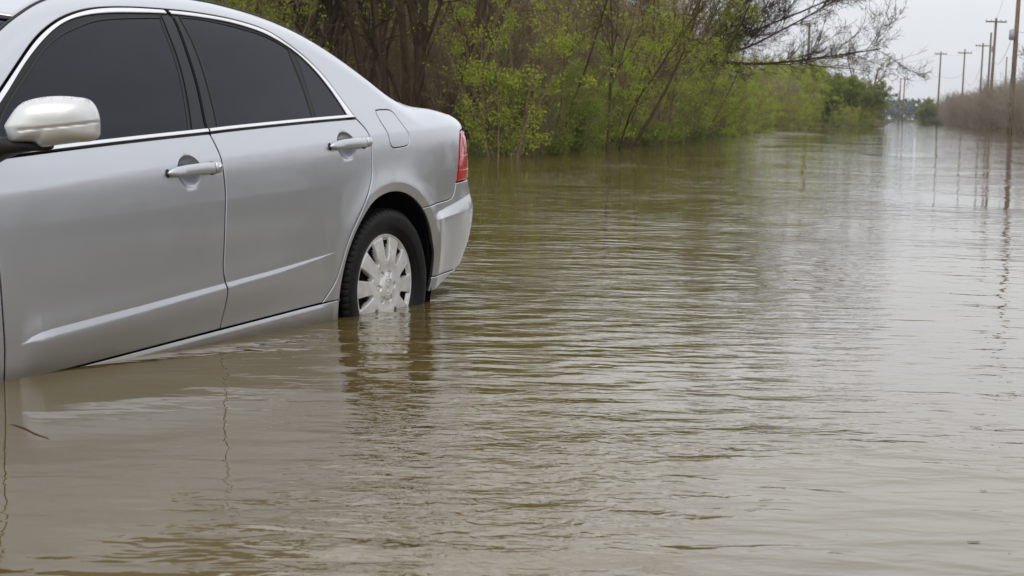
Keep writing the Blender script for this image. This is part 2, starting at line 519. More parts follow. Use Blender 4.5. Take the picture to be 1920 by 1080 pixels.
def surf_mesh(name, loop, holes=(), gap=.0025, off=0., step=.012, rim=.016, bevel=.003, flip=False, det=True, feats=True, bulge=0.):
    """a panel cut out of the body surface, with a rolled edge and thickness"""
    loop = np.asarray(loop, float)
    if area(loop) < 0: loop = loop[::-1]
    loop = densify(loop, step)
    L1 = offset_loop(loop, gap); L2 = offset_loop(L1, bevel)
    H1, H2 = [], []
    for h in holes:
        h = np.asarray(h, float)
        if area(h) < 0: h = h[::-1]
        h = densify(h, step * .7)
        a = offset_loop(h, -gap); H1.append(a); H2.append(offset_loop(a, -bevel))
    F_ = FEATS if feats else None
    if F_ is not None:
        lo, hi = L2.min(0) - .02, L2.max(0) + .02
        F_ = F_[(F_[:, 0] > lo[0]) & (F_[:, 0] < hi[0]) & (F_[:, 1] > lo[1]) & (F_[:, 1] < hi[1])]
    V, F = fill2d(L2, H2, step, F_)
    verts = P(V[:, 0], V[:, 1], 0., det); nrm = normal(V[:, 0], V[:, 1], det)
    o_ = np.full(len(V), off)
    if bulge:
        dd = dist_pts(V, np.vstack([L1] + H1)); o_ = o_ + bulge * (1 - np.clip(1 - dd / .012, 0, 1) ** 2)
    verts = verts + nrm * o_[:, None]
    Vs = [verts]; Ns = [nrm]; Fs = [F[:, ::-1]]; base = len(verts)
    for A, B, sgn in [(L2, L1, 1)] + [(b, a, -1) for a, b in zip(H1, H2)]:
        n = len(A)
        nA = normal(A[:, 0], A[:, 1], det); nB = normal(B[:, 0], B[:, 1], det)
        pA = P(A[:, 0], A[:, 1], 0., det) + nA * off; pB0 = P(B[:, 0], B[:, 1], 0., det)
        pB = pB0 + nB * (off - bevel * .8); pC = pB0 + nB * (off - rim)
        out = pB0 - P(A[:, 0], A[:, 1], 0., det); out /= np.linalg.norm(out, axis=1, keepdims=True) + 1e-9
        nm = nB * .5 + out * .85; nm /= np.linalg.norm(nm, axis=1, keepdims=True)
        Vs += [pA, pB, pB, pC]; Ns += [nA, nm, out, out]
        i = np.arange(n); j = (i + 1) % n
        for (r0, r1) in ((0, 1), (2, 3)):
            q = np.stack([base + r0 * n + i, base + r0 * n + j, base + r1 * n + j, base + r1 * n + i], 1)
            if sgn > 0: q = q[:, ::1]
            else: q = q[:, ::-1]
            Fs.append(q)
        base += 4 * n
    V3 = np.vstack(Vs); N3 = np.vstack(Ns)
    if flip:
        V3 = V3 * [1, -1, 1]; N3 = N3 * [1, -1, 1]
        Fs = [f[:, ::-1] for f in Fs]
    return mesh_np(name, V3, Fs, True, N3)


def tube(name, pts, rad, sides=10, caps=True):
    pts = np.asarray(pts, float); n = len(pts)
    rad = np.broadcast_to(np.asarray(rad, float), (n,))
    t = np.gradient(pts, axis=0); t /= np.linalg.norm(t, axis=1, keepdims=True) + 1e-12
    ref = np.array([0, 0, 1.]) if abs(t[:, 2]).mean() < .8 else np.array([1., 0, 0])
    a = np.cross(t, ref); a /= np.linalg.norm(a, axis=1, keepdims=True); b = np.cross(t, a)
    th = np.linspace(0, 2 * np.pi, sides, endpoint=False)
    V = pts[:, None, :] + rad[:, None, None] * (np.cos(th)[None, :, None] * a[:, None, :] + np.sin(th)[None, :, None] * b[:, None, :])
    V = V.reshape(-1, 3)
    i = np.arange(n - 1)[:, None] * sides; k = np.arange(sides)[None, :]; k2 = (k + 1) % sides
    F = np.stack([i + k, i + k2, i + sides + k2, i + sides + k], -1).reshape(-1, 4)
    fl = [F]
    if caps:
        V = np.vstack([V, pts[:1], pts[-1:]])
        c0, c1 = n * sides, n * sides + 1
        kk = np.arange(sides); kn = (kk + 1) % sides
        fl.append(np.concatenate([np.stack([kn, kk, kk * 0 + c0], 1), np.stack([(n - 1) * sides + kk, (n - 1) * sides + kn, kk * 0 + c1], 1)]))
    return mesh_np(name, V, fl, True)


def side_tube(name, uv, rad, off, flip=False, sides=8):
    uv = np.asarray(uv, float)
    p = P(uv[:, 0], uv[:, 1], 0., True) + normal(uv[:, 0], uv[:, 1]) * off
    if flip: p = p * [1, -1, 1]
    return tube(name, p, rad, sides)


car = empty('car')
car.matrix_world = Matrix(((-0.452366, 0.89151, -0.02398, -1.26659),
                           (-0.89026, -0.453001, -0.047194, 7.07487),
                           (-0.052937, 0.0, 0.998598, -0.23322), (0, 0, 0, 1)))
tag(car, 'silver four-door sedan with dark tinted windows standing in brown floodwater up to its rocker panels', 'car')

# ---- shared outlines
bg = smooth_curve(TR['bgap'], .01, 1.6)
re_ = smooth_curve(TR['rear_edge'], .01, 2.2)
front_tail = [(2.215, 1.006), (2.13, 1.060), (2.045, 1.113)]
arc_o = smooth_curve(front_tail + TR['arc_outer'] + [(.171, 1.003)], .012, 2.5)
arc_i = smooth_curve([(2.165, 1.006), (2.08, 1.066)] + TR['arc_inner'], .012, 2.5)
bw = smooth_curve([(.985, 1.419)] + TR['bwin'][0:], .012, 1.6)
th = np.linspace(np.arcsin((.6217 - .34) / .366), 0, 2)
arch_pts = lambda a0, a1, c=ARC[0], n=60: np.array([(c + ARC[2] * np.cos(a), ARC[1] + ARC[2] * np.sin(a)) for a in np.linspace(a0, a1, n)])
lampfront = smooth_curve([(-.570, .6976), (-.582, .741), (-.610, .809), (-.633, .867), (-.661, .906)], .01, 1.)
joint = smooth_curve([(-.235, .6217), (-.347, .6276), (-.470, .631), (-.515, .636), (-.545, .654), (-.558, .676), (-.566, .696)], .008, 1.2)
ang_j = math.atan2(.6217 - .34, -.235 - ARC[0])
UR = -.80      # where the trunk side ends and the lamp/rear face begins

fbelt = smooth_curve([(2.165, .978), (2.0765, .9807), (1.7628, .9880), (1.4473, .9933), (1.0911, .9972)], .02, 1.)
rbelt = smooth_curve([(1.083, .9972), (.9561, .9996), (.6349, 1.0022), (.40, 1.003), (.1712, 1.0027)], .02, 1.)
fgap = [(2.117, .331), (2.1202, .4376), (2.1258, .4961), (2.1335, .5776), (2.1376, .6682), (2.150, .80), (2.160, .90), (2.165, .978)]
fdoor_loop = np.vstack([fbelt, bg[1:], [(1.60, .331)], smooth_curve(fgap, .02, 1.)[:-1]])
rdoor_loop = np.vstack([rbelt, re_[1:], bg[::-1][:-1]])
fuel_loop = smooth_curve(TR['fuel'] + TR['fuel'][:1], .006, 1.8)[:-1]

frame_f = np.vstack([arc_i[arc_i[:, 0] > .994], bw[bw[:, 1] < 1.394], [(1.091, .992)], [(2.165, .985)]])
frame_r = np.vstack([bw[(bw[:, 1] < 1.392)][::-1] - [.006, 0], arc_i[arc_i[:, 0] < .985], [(.2233, 1.0)]])
vt_u = np.linspace(-.80, 2.72, 180)
top_edge = np.stack([vt_u, vtop(vt_u)], 1)
hingeline = [(2.72, float(vtop(2.72)) - .03), (2.45, .985), (2.25, .99)]
quarter_loop = np.vstack([
    arc_o[:-1], re_, [(.372, .3305)],
    arch_pts(-.024, ang_j), joint[1:], lampfront[1:],
    [(-.72, .915), (-.80, .912)], top_edge, hingeline])
lamp_loop = np.vstack([lampfront, [(-.72, .911), (-.80, .908), (-1.02, .89), (-1.06, .86), (-1.06, .74), (-1.02, .699)]])
ang_b = math.atan2(.262 - .34, -.345 - ARC[0]) % (2 * np.pi)
ang_m = math.atan2(.321 - .34, -.345 - ARC[0]) % (2 * np.pi)
bump_loop = np.vstack([joint, [(-.64, .695), (-1.02, .6955), (-1.10, .72), (uend, .72)], [(uend, .352), (-.76, .350), (-.68, .334), (-.62, .3195)], arch_pts(ang_m, ang_j % (2 * np.pi))[:-1]])
valance_loop = np.vstack([[(-.622, .3160), (-.60, .311), (-.54, .299), (-.47, .277), (-.40, .262), (-.352, .257)], arch_pts(math.pi + .225, ang_m + .006, n=10)])
sill_loop = np.vstack([[(2.345, .3312), (1.2, .3312), (.372, .3302)], arch_pts(-.06, -.42, n=12), [(2.36, .19)], arch_pts(math.pi + .42, math.pi + .06, c=2.72, n=12)])
fender_loop = np.vstack([[(2.118, .3312), (2.345, .3312)], arch_pts(math.pi, .05, c=2.72)[1:], [(3.30, .40), (3.42, .55), (3.45, .66), (3.40, .72), (3.2, .76), (2.98, .86)],
                         [(2.78, .915), (2.45, .955), (2.25, .974)], smooth_curve(fgap, .02, 1.)[::-1]])
trunkface_loop = np.array([(-1.065, .725), (-1.065, .86), (-1.025, .893), (-.81, .912), *[(u, float(vtop(u)) - .004) for u in np.linspace(-.81, uend, 24)], (uend, .725)])


def rect(a, b, c, d): return np.array([(a, c), (b, c), (b, d), (a, d)], float)


for flip in (False, True):
    sd_ = ' on the far side' if flip else ''
    body = link('body_side', surf_mesh('body_side', quarter_loop, [fuel_loop] if not flip else [], flip=flip, gap=.002), car, PAINT)
    # dark inner shell behind the gaps and the glass
    uu = np.linspace(-1.05, 2.4, 100)
    sh = np.vstack([np.stack([uu, vtop(uu, .7)], 1)[::-1], [(-1.05, .40), (-.62, .37), (-.42, .30), (-.36, .28)], arch_pts(math.pi + .17, -.2 + 0, n=50)[:, :], [(.37, .21), (2.36, .21)], [(2.40, .50)]])
    link('inner_shell', surf_mesh('inner_shell', sh, gap=0, off=-.022, step=.03, rim=.002, flip=flip, det=False, feats=False), car, DARK)
    fd = link('door', surf_mesh('front_door', fdoor_loop, flip=flip, gap=.0034), car, PAINT)
    rd = link('door', surf_mesh('rear_door', rdoor_loop, flip=flip, gap=.0030), car, PAINT)
    fd['label'] = 'front door with a long pressed ledge low down'; rd['label'] = 'rear door cut away round the wheel arch'
    # black window surrounds, glass, rubber lips
    link('window_frame', surf_mesh('window_frame_front', frame_f, gap=.0005, off=-.004, flip=flip, feats=False, bevel=.001), fd, BLACK)
    link('window_frame', surf_mesh('window_frame_rear', frame_r, gap=.0005, off=-.004, flip=flip, feats=False, bevel=.001), rd, BLACK)
    fg = smooth_curve([(2.07, .997), (2.02, 1.07)] + TR['fglass'][:8], .012, 1.8)
    fg2 = smooth_curve(TR['fglass'][7:13] + [(1.196, 1.000)], .012, 1.5)
    gl = np.vstack([fg, fg2[1:], [(1.64, .993)]])
    link('window_glass', surf_mesh('front_window_glass', gl, gap=0, off=-.0030, flip=flip, feats=False, bevel=.0008, rim=.002), fd, GLASS)
    link('rubber_seal', side_tube('rubber_seal_front', np.vstack([fg, fg2[1:]]), .0042, -.003, flip), fd, RUBBER)
    rgt = smooth_curve([(.948, 1.383)] + TR['rglass'][:7], .012, 1.6)
    rgr = smooth_curve(TR['rglass'][6:10] + [(.459, 1.003)], .012, 1.3)
    rgf = smooth_curve([(1.037, 1.000)] + TR['rglass'][12:] + [(.948, 1.383)], .012, 1.3)
    rg = np.vstack([rgt[:-1], rgr, rgf[:-1]])
    link('window_glass', surf_mesh('rear_window_glass', rg, gap=0, off=-.0030, flip=flip, feats=False, bevel=.0008, rim=.002), rd, GLASS)
    link('rubber_seal', side_tube('rubber_seal_rear', np.vstack([rgf, rgt[1:]]), .0035, -.003, flip), rd, RUBBER)
    link('rubber_seal', side_tube('rubber_seal_divider', rgr, .0045, -.003, flip), rd, RUBBER)
    qg1 = smooth_curve([(.372, 1.262)] + TR['qglass'][:4] + [(.232, 1.003)], .01, 1.2)
    qg2 = smooth_curve([(.431, 1.003)] + TR['qglass'][6:] + [(.372, 1.262)], .01, 1.2)
    link('quarter_glass', surf_mesh('quarter_glass', np.vstack([qg1, qg2[:-1]]), gap=0, off=-.0030, flip=flip, feats=False, bevel=.0008, rim=.002), rd, GLASS)
    # glossy pillar trims between the two windows
    m_ = bw[(bw[:, 1] < 1.392)]
    pt = np.vstack([m_ + [.005, 0], [(1.092, 1.010)], [(1.165, 1.010)], smooth_curve([(1.170, 1.016), (1.133, 1.087), (1.095, 1.179), (1.071, 1.261), (1.056, 1.338), (1.043, 1.390)], .012, 1.)])
    link('pillar_trim', surf_mesh('pillar_trim_front', pt, gap=.0008, off=-.0002, flip=flip, feats=False, bevel=.001, rim=.004), fd, GLOSSB)
    pt = np.vstack([m_[::-1] - [.009, 0], smooth_curve([(.958, 1.388), (.960, 1.296), (.978, 1.2), (1.009, 1.093), (1.041, 1.011)], .012, 1.), [(1.078, 1.010)]])
    link('pillar_trim', surf_mesh('pillar_trim_rear', pt, gap=.0008, off=-.0002, flip=flip, feats=False, bevel=.001, rim=.004), rd, GLOSSB)
    # bright trim round the windows
    ao = offset_loop(np.vstack([arc_o, [(.171, .9), (2.2, .9)]]), .0055)[:len(arc_o)]
    fo, fi = ao[ao[:, 0] > 1.0], arc_i[arc_i[:, 0] > 1.0]
    ro, ri = ao[ao[:, 0] < .992], arc_i[arc_i[:, 0] < .992]
    link('bright_trim', surf_mesh('bright_trim_arc_front', np.vstack([fo[1:], fi[::-1]]), gap=.0003, off=.002, step=.006, flip=flip, feats=False, bevel=.0016, rim=.008, bulge=.0012), fd, CHROME)
    link('bright_trim', surf_mesh('bright_trim_arc_rear', np.vstack([ro[:-1], [(.182, 1.010)], ri[::-1]]), gap=.0003, off=.002, step=.006, flip=flip, feats=False, bevel=.0016, rim=.008, bulge=.0012), rd, CHROME)
    b1 = fbelt[fbelt[:, 0] < 2.12]; b2 = rbelt
    link('bright_trim', surf_mesh('bright_trim_belt_front', np.vstack([b1 + [.0, .003], (b1 + [.0, .0150])[::-1]]), gap=.0003, off=.004, step=.006, flip=flip, feats=False, bevel=.0016, rim=.010, bulge=.0015), fd, CHROME)
    link('bright_trim', surf_mesh('bright_trim_belt_rear', np.vstack([b2 + [.0, .003], (b2[:-1] + [.0, .0145])[::-1]]), gap=.0003, off=.004, step=.006, flip=flip, feats=False, bevel=.0016, rim=.010, bulge=.0015), rd, CHROME)
    link('rocker_panel', surf_mesh('rocker_panel', sill_loop, flip=flip, gap=.0015), car, PAINT)
    link('front_fender', surf_mesh('front_fender', fender_loop, flip=flip, step=.02), car, PAINT)
    if not flip:
        link('fuel_door', surf_mesh('fuel_door', fuel_loop, gap=.0012, bevel=.0018), car, PAINT)
    lamp = link('tail_lamp', surf_mesh('tail_lamp', lamp_loop, gap=.0025, off=.001, flip=flip, feats=False, bevel=.004, rim=.03, bulge=.004), car, RED)
    for i_, (v0, v1) in enumerate(((.800, .806), (.742, .747))):
        lf = np.interp([v0, v1], lampfront[:, 1], lampfront[:, 0])
        link('lens_rib', surf_mesh('lens_rib', np.array([(lf[0] - .012, v0), (-1.04, v0 - .004), (-1.04, v1 - .004), (lf[1] - .012, v1)]), gap=.0005, off=.0062, flip=flip, feats=False, bevel=.001, rim=.004, step=.008), lamp, RED)
    lf = np.interp([.825, .888], lampfront[:, 1], lampfront[:, 0])
    link('upper_lens', surf_mesh('upper_lens', np.array([(lf[0] - .016, .818), (-1.02, .812), (-1.01, .862), (-.80, .885), (lf[1] - .022, .884)]), gap=.0005, off=.0062, flip=flip, feats=False, bevel=.002, rim=.004, step=.01, bulge=.001), lamp, PINK)
    link('rear_bumper', surf_mesh('rear_bumper', bump_loop, flip=flip, gap=.002), car, PAINT)
    link('bumper_valance', surf_mesh('bumper_valance', valance_loop, flip=flip, gap=.001), car, PAINT)
    link('trunk_face', surf_mesh('trunk_face', trunkface_loop, flip=flip, step=.02, gap=.002), car, PAINT)
    # roof ditch moulding and windscreen pillar seal
    us = np.linspace(-.15, 2.72, 150)
    link('roof_moulding', side_tube('roof_moulding', np.stack([us, vtop(us, 1.10)], 1), .0065, -.002, flip), car, BLACK)

    # handles
    for dr, s0, hz, key in ((fd, 0.0, 0.0, True), (rd, -.9535, .026, False)):
        n = 34; t = np.linspace(0, 1, n)
        uu = 1.372 + s0 - .218 * t
        hh = .0182 * np.sqrt(np.clip(1 - (1 - np.clip(t / .16, 0, 1)) ** 2, 0.02, 1)) * np.interp(t, [0, .3, .7, 1], [.85, 1.0, 1.05, 1.08])
        of = np.interp(t, [0, .10, .25, .6, 1], [.006, .017, .026, .028, .0255])
        tk = np.interp(t, [0, .08, .2, 1], [.006, .011, .0105, .010])
        vv = .8835 + hz + .002 * np.sin(t * 3.1)
        a = np.linspace(0, 2 * np.pi, 20, endpoint=False)
        cx = np.sign(np.cos(a)) * np.abs(np.cos(a)) ** .8; sx = np.sign(np.sin(a)) * np.abs(np.sin(a)) ** .8
        bp = P(uu, vv, 0., False); nn = normal(uu, vv, False); up = np.array([0, 0, 1.]) - nn * nn[:, 2:3]
        V = bp[:, None] + nn[:, None] * (of[:, None] + tk[:, None] * cx[None])[..., None] + up[:, None] * (hh[:, None] * sx[None])[..., None]
        V = V.reshape(-1, 3); m = 20
        i = np.arange(n - 1)[:, None] * m; k = np.arange(m)[None]; k2 = (k + 1) % m
        F = np.stack([i + k, i + k2, i + m + k2, i + m + k], -1).reshape(-1, 4)
        caps = [np.arange(m)[::-1], np.arange(m) + (n - 1) * m]
        if flip: V = V * [1, -1, 1]
        me = mesh_np('handle_lever', V, [F] + [np.array([[c[0], c[q], c[q + 1]] for q in range(1, m - 1)]) for c in caps], True)
        hd = link('handle', me, dr, PAINT)
        # fixed cap at the rear end
        n = 14; t = np.linspace(0, 1, n)
        uu = 1.1525 + s0 - .043 * t
        rr = np.sqrt(np.clip(1 - np.clip((t - .35) / .65, 0, 1) ** 2.4, 0.0, 1))
        hh = .0205 * (.15 + .85 * rr); tk = .0405 * (.25 + .75 * rr) / 2; of = tk - .0005
        bp = P(uu, vv[-1] + 0 * uu, 0., False); nn = normal(uu, vv[-1] + 0 * uu, False); up = np.array([0, 0, 1.]) - nn * nn[:, 2:3]
        V = bp[:, None] + nn[:, None] * (of[:, None] + tk[:, None] * cx[None])[..., None] + up[:, None] * (hh[:, None] * sx[None])[..., None]
        V = V.reshape(-1, 3)
        i = np.arange(n - 1)[:, None] * m
        F = np.stack([i + k, i + k2, i + m + k2, i + m + k], -1).reshape(-1, 4)
        caps = [np.arange(m)[::-1], np.arange(m) + (n - 1) * m]
        if flip: V = V * [1, -1, 1]
        link('handle_cap', mesh_np('handle_cap', V, [F] + [np.array([[c[0], c[q], c[q + 1]] for q in range(1, m - 1)]) for c in caps], True), dr, PAINT)
        # shade painted as a dark rim round the lever's front foot and the cap
        for uc, ru, rv in ((1.366, .0105, .0140), (1.133, .0275, .0225)):
            ang = np.linspace(0, 2 * np.pi, 28, endpoint=False)
            link('handle_shade_rim', surf_mesh('handle_shade_rim', np.stack([uc + s0 + ru * np.cos(ang), .8835 + hz + rv * np.sin(ang)], 1), gap=0, off=.0022, flip=flip, feats=False, bevel=.001, rim=.003, step=.006, det=False), dr, RUBBER)
        if key and not flip:
            q = P(np.array([1.137]), vv[-1:], 0., False)[0]; nn_ = normal(np.array([1.137]), vv[-1:], False)[0]
            c = q + nn_ * .0400
            link('key_lock', tube('key_lock', [c - nn_ * .004, c + nn_ * .0010], [.0078, .0072], 20), dr, CHROME)
            link('key_slot', tube('key_slot', [c + nn_ * .0008 + np.array([0, 0, .0036]), c + nn_ * .0012 - np.array([0, 0, .0036])], .0016, 8), dr, DARK)

# ---- top surfaces: roof, glasses, bonnet, boot lid
def loft(name, us, crown, bow, mat_, off=0., inset=0.0, nt=40, f=1.12, pull=0.):
    us = np.asarray(us, float)
    L = P(us, vtop(us, f), 0., False)
    crown = np.broadcast_to(crown, us.shape); bow = np.broadcast_to(bow, us.shape)
    t = np.linspace(-1, 1, nt)
    x = L[:, 0][:, None] + bow[:, None] * (1 - t[None] ** 2)
    y = (L[:, 1] - inset)[:, None] * t[None]
    z = L[:, 2][:, None] + off + crown[:, None] * (1 - t[None] ** 2)
    V = np.stack([x, y, z], -1).reshape(-1, 3)
    n = len(us); i = np.arange(n - 1)[:, None] * nt; k = np.arange(nt - 1)[None]
    F = np.stack([i + k, i + k + 1, i + nt + k + 1, i + nt + k], -1).reshape(-1, 4)
    if us[-1] < us[0]: F = F[:, ::-1]
    if us[-1] > us[0]: F = F[:, ::-1]
    c = V[F].mean(1); nn = np.cross(V[F[:, 1]] - V[F[:, 0]], V[F[:, 2]] - V[F[:, 1]])
    if nn[:, 2].mean() < 0: F = F[:, ::-1]
    me = mesh_np(name, V, F, True)
    o = link(name, me, car, mat_)
    md = o.modifiers.new('thickness', 'SOLIDIFY'); md.thickness = .004; md.offset = -1
    return o


u1 = np.linspace(1.715, .20, 70)
loft('roof', u1, np.interp(u1, [.2, .5, 1.3, 1.7], [.05, .062, .062, .050]), np.interp(u1, [.2, .6, 1.2, 1.7], [.0, .0, .03, .10]), PAINT, inset=.004)
u2 = np.linspace(.192, -.30, 40)
loft('rear_window', u2, np.interp(u2, [-.3, .2], [.030, .048]), np.interp(u2, [-.3, .2], [-.09, .0]), GLASS, inset=.006, off=-.004)
u3 = np.linspace(-.285, uend + .01, 70)
loft('trunk_lid', u3, np.interp(u3, [-1.6, -1.0, -.8, -.3], [.0, .012, .022, .030]), np.interp(u3, [-1.3, -.8, -.3], [0, -.02, -.09]), PAINT, inset=.003)
u4 = np.linspace(1.735, 2.74, 50)
loft('windscreen', u4, np.interp(u4, [1.7, 2.7], [.050, .06]), np.interp(u4, [1.7, 2.7], [.10, .22]), GLASS, inset=.012, off=-.004)
u5 = np.linspace(1.717, 1.733, 3)
loft('windscreen_seal', u5, .050, .10, BLACK, inset=.006, off=-.002)
u6 = np.linspace(2.76, 3.5, 50)
loft('hood', u6, np.interp(u6, [2.75, 3.5], [.06, .05]), np.interp(u6, [2.75, 3.5], [.20, .10]), PAINT, inset=.004)
# front bumper, lamps and grille (ahead of the frame's left edge)
ufe = float(PU[-1]) if PY[-1] > 0 else float(PU[np.where(PY > 0)[0][-1]])
for flip in (False, True):
    fb = np.array([(3.115, .33), (3.16, .42), (3.30, .41), (3.43, .55), (3.46, .655), (ufe, .655), (ufe, .24), (3.10, .24)])
    link('front_bumper', surf_mesh('front_bumper', fb, flip=flip, feats=False, step=.025), car, PAINT)
    hl = np.array([(3.23, .765), (3.41, .73), (3.48, .665), (3.86, .665), (3.84, .74), (3.55, .79), (3.3, .79)])
    link('headlamp', surf_mesh('headlamp', hl, flip=flip, feats=False, step=.025, off=-.002), car, GREYGLASS)
    gr = np.array([(3.87, .665), (ufe, .665), (ufe, .76), (3.86, .75)])
    link('grille', surf_mesh('grille', gr, flip=flip, feats=False, step=.02, off=-.006), car, BLACK)

# ---- underbody and wheel wells
def boxm(name, x0, x1, y0, y1, z0, z1):
    V = [(x, y, z_) for x in (x0, x1) for y in (y0, y1) for z_ in (z0, z1)]
    F = [(0, 1, 3, 2), (4, 6, 7, 5), (0, 4, 5, 1), (2, 3, 7, 6), (0, 2, 6, 4), (1, 5, 7, 3)]
    return mesh_np(name, V, np.array(F), False)


link('floor_pan', boxm('floor_pan', -.62, 3.3, -.60, .60, .21, .32), car, DARK)
link('cabin_core', boxm('cabin_core', -.05, 2.0, -.50, .50, .33, 1.06), car, DARK)
for c_ in (0.007, 2.72):
    for sg in (1, -1):
        a = np.linspace(-.55, math.pi + .55, 70)
        prof = [(.374, .868), (.384, .845), (.392, .80), (.392, .62), (.05, .61)]
        V = np.array([(c_ + r * math.cos(t), sg * y, .34 + r * math.sin(t)) for r, y in prof for t in a])
        n = len(a); i = np.arange(len(prof) - 1)[:, None] * n; k = np.arange(n - 1)[None]
        F = np.stack([i + k, i + k + 1, i + n + k + 1, i + n + k], -1).reshape(-1, 4)
        link('wheel_arch_liner', mesh_np('wheel_arch_liner', V, F, True), car, DARK)

# ---- wheels
def tyre_mesh():
    prof = [(.208, .700), (.222, .690), (.262, .672), (.300, .676), (.318, .690), (.3245, .704), (.3265, .722)]
    g = []
    for c in (.742, .776, .810, .840):
        g += [(.327, c - .006), (.3195, c - .0045), (.3195, c + .0045), (.327, c + .006)]
    prof = prof + g + [(.3265, .856), (.3240, .868), (.3150, .8775), (.3060, .8815), (.3035, .8822), (.3030, .8838), (.2930, .8858), (.2800, .8868), (.2600, .8862), (.2480, .8845), (.2400, .8822), (.2390, .8800), (.2320, .8780), (.2220, .8720), (.2140, .8600), (.2080, .8500)]
    pr = np.array(prof); m = len(pr); N = 504
    pr[:, 0] = .208 + (pr[:, 0] - .208) * .882
    a = np.arange(N) / N * 2 * np.pi
    R = np.broadcast_to(pr[:, 0][:, None], (m, N)).copy()
    Y = np.broadcast_to(pr[:, 1][:, None], (m, N)).copy()
    ph = (np.arange(N) % 7)
    for j in range(m):
        if pr[j, 0] > .2998 and (pr[j, 1] > .85 or pr[j, 1] < .72):
            R[j] -= np.where(ph < 2, .0055, 0)
        elif pr[j, 0] > .3120:
            R[j] -= np.where((ph + j) % 7 < 1, .004, 0)
        if .262 < pr[j, 0] < .291 and pr[j, 1] > .85:      # faint raised marks on the side wall
            seg = (np.arange(N) // 6) % 11
            Y[j] += np.where((seg % 5 != 0) & ((np.arange(N) % 6) < 4) & (np.arange(N) % 126 < 70), .0012, 0) * (abs(pr[j, 0] - .2715) < .006)
    V = np.stack([R * np.cos(a), Y, R * np.sin(a)], -1).reshape(-1, 3)
    i = np.arange(m - 1)[:, None] * N; k = np.arange(N)[None]; k2 = (k + 1) % N
    F = np.stack([i + k, i + k2, i + N + k2, i + N + k], -1).reshape(-1, 4)
    me = mesh_np('tyre', V, F, True)
    return me


def hub_mesh():
    NR, NA = 96, 900
    r = np.linspace(0.0015, .2135, NR)[:, None]; a = (np.arange(NA) / NA * 2 * np.pi)[None]
    R = r + 0 * a; A = a + 0 * r
    y = .8765 - .016 * (R / .2135) ** 2 - .0 * R
    y = y + .010 * sst(.070, .045, R) * 0
    y = y - .006 * sst(.110, .070, R) * 1.0 + .010 * sst(.060, .040, R) * .6
    # outer bead
    y = y - .004 * sst(.1965, .1995, R) + .0045 * sst(.2005, .2035, R) - .010 * sst(.2085, .2135, R)
    dark = np.zeros_like(R)
    for k in range(10):
        c = math.radians(94 + 36 * k)
        d = (A - c + np.pi) % (2 * np.pi) - np.pi
        x_ = R * np.sin(d); rr = R * np.cos(d)
        t = np.clip((rr - .112) / (.197 - .112), 0, 1)
        hw = .0100 + .0185 * t ** .9
        # signed distance of a wedge with a rounded inner end
        sdist = np.minimum(hw - np.abs(x_), np.minimum(rr - .108, .198 - R))
        end = .0100 - np.hypot(x_, np.minimum(rr - .1165, 0))
        sdist = np.where(rr < .1165, end, sdist)
        dep = .036 * sst(0, .0065, sdist) * np.where(rr < .155, 1, 1 - .62 * sst(.150, .190, rr))
        y = y - dep
        dark = np.maximum(dark, (sdist > .0030) & (rr < .188))
    for k in range(6):
        c = math.radians([0, 62, 118, 180, 240, 300][k]); cx, cy = .057 * math.cos(c), .057 * math.sin(c)
        q = np.hypot(R * np.cos(A) - cx, R * np.sin(A) - cy)
        y = y - .012 * sst(.0145, .0110, q) + .009 * sst(.0085, .0050, q)
    y = y + .0025 * sst(.0375, .0350, R) - .0015 * sst(.0315, .0300, R)
    # small embossed mark in the centre cap: an oval ring crossed by a wavy bar
    X, Z = R * np.cos(A), R * np.sin(A)
    q = np.hypot(X / .017, Z / .024)
    y = y + .0016 * sst(.16, .04, abs(q - 1)) + .0016 * sst(.005, .0025, np.abs(X - .005 * np.sin(Z * 260))) * (q < 1)
    V = np.stack([X, y, Z], -1).reshape(-1, 3)
    i = np.arange(NR - 1)[:, None] * NA; k = np.arange(NA)[None]; k2 = (k + 1) % NA
    F = np.stack([i + k, i + k2, i + NA + k2, i + NA + k], -1).reshape(-1, 4)
    dk = dark.reshape(-1) > .5
    mi = (dk[F].sum(1) >= 3).astype(int)
    me = mesh_np('hubcap', V, F, True, mats=mi)
    me.materials.append(HUB); me.materials.append(DARK)
    return me


TY, HM = tyre_mesh(), hub_mesh()
TY.materials.append(TYRE)
for c_ in (0., 2.72):
    for sg in (1, -1):
        w = empty('wheel', (c_, 0, .327), 0 if sg > 0 else math.pi, car)
        link('tyre', TY, w); link('hubcap', HM, w)

# ---- door mirror
MIR = [(-0.11, 0.056), (-0.099, 0.074), (-0.076, 0.105), (-0.055, 0.121), (-0.028, 0.13), (0.011, 0.136), (0.054, 0.137), (0.096, 0.133), (0.118, 0.129), (0.135, 0.117), (0.145, 0.098), (0.151, 0.071), (0.151, 0.049), (0.149, 0.026), (0.14, 0.016), (0.124, 0.01), (0.069, 0.006), (0.015, -0.002), (-0.013, -0.006), (-0.021, 0.002), (-0.031, 0.009), (-0.091, 0.012), (-0.1, 0.02), (-0.108, 0.047)]
ml = smooth_curve(MIR + MIR[:1], .003, 2.2)[:-1]
if area(ml) < 0: ml = ml[::-1]
mc = np.array([.02, .064])
MN, ME_ = np.array([math.cos(.61), math.sin(.61), 0]), np.array([-math.sin(.61), math.cos(.61), 0])


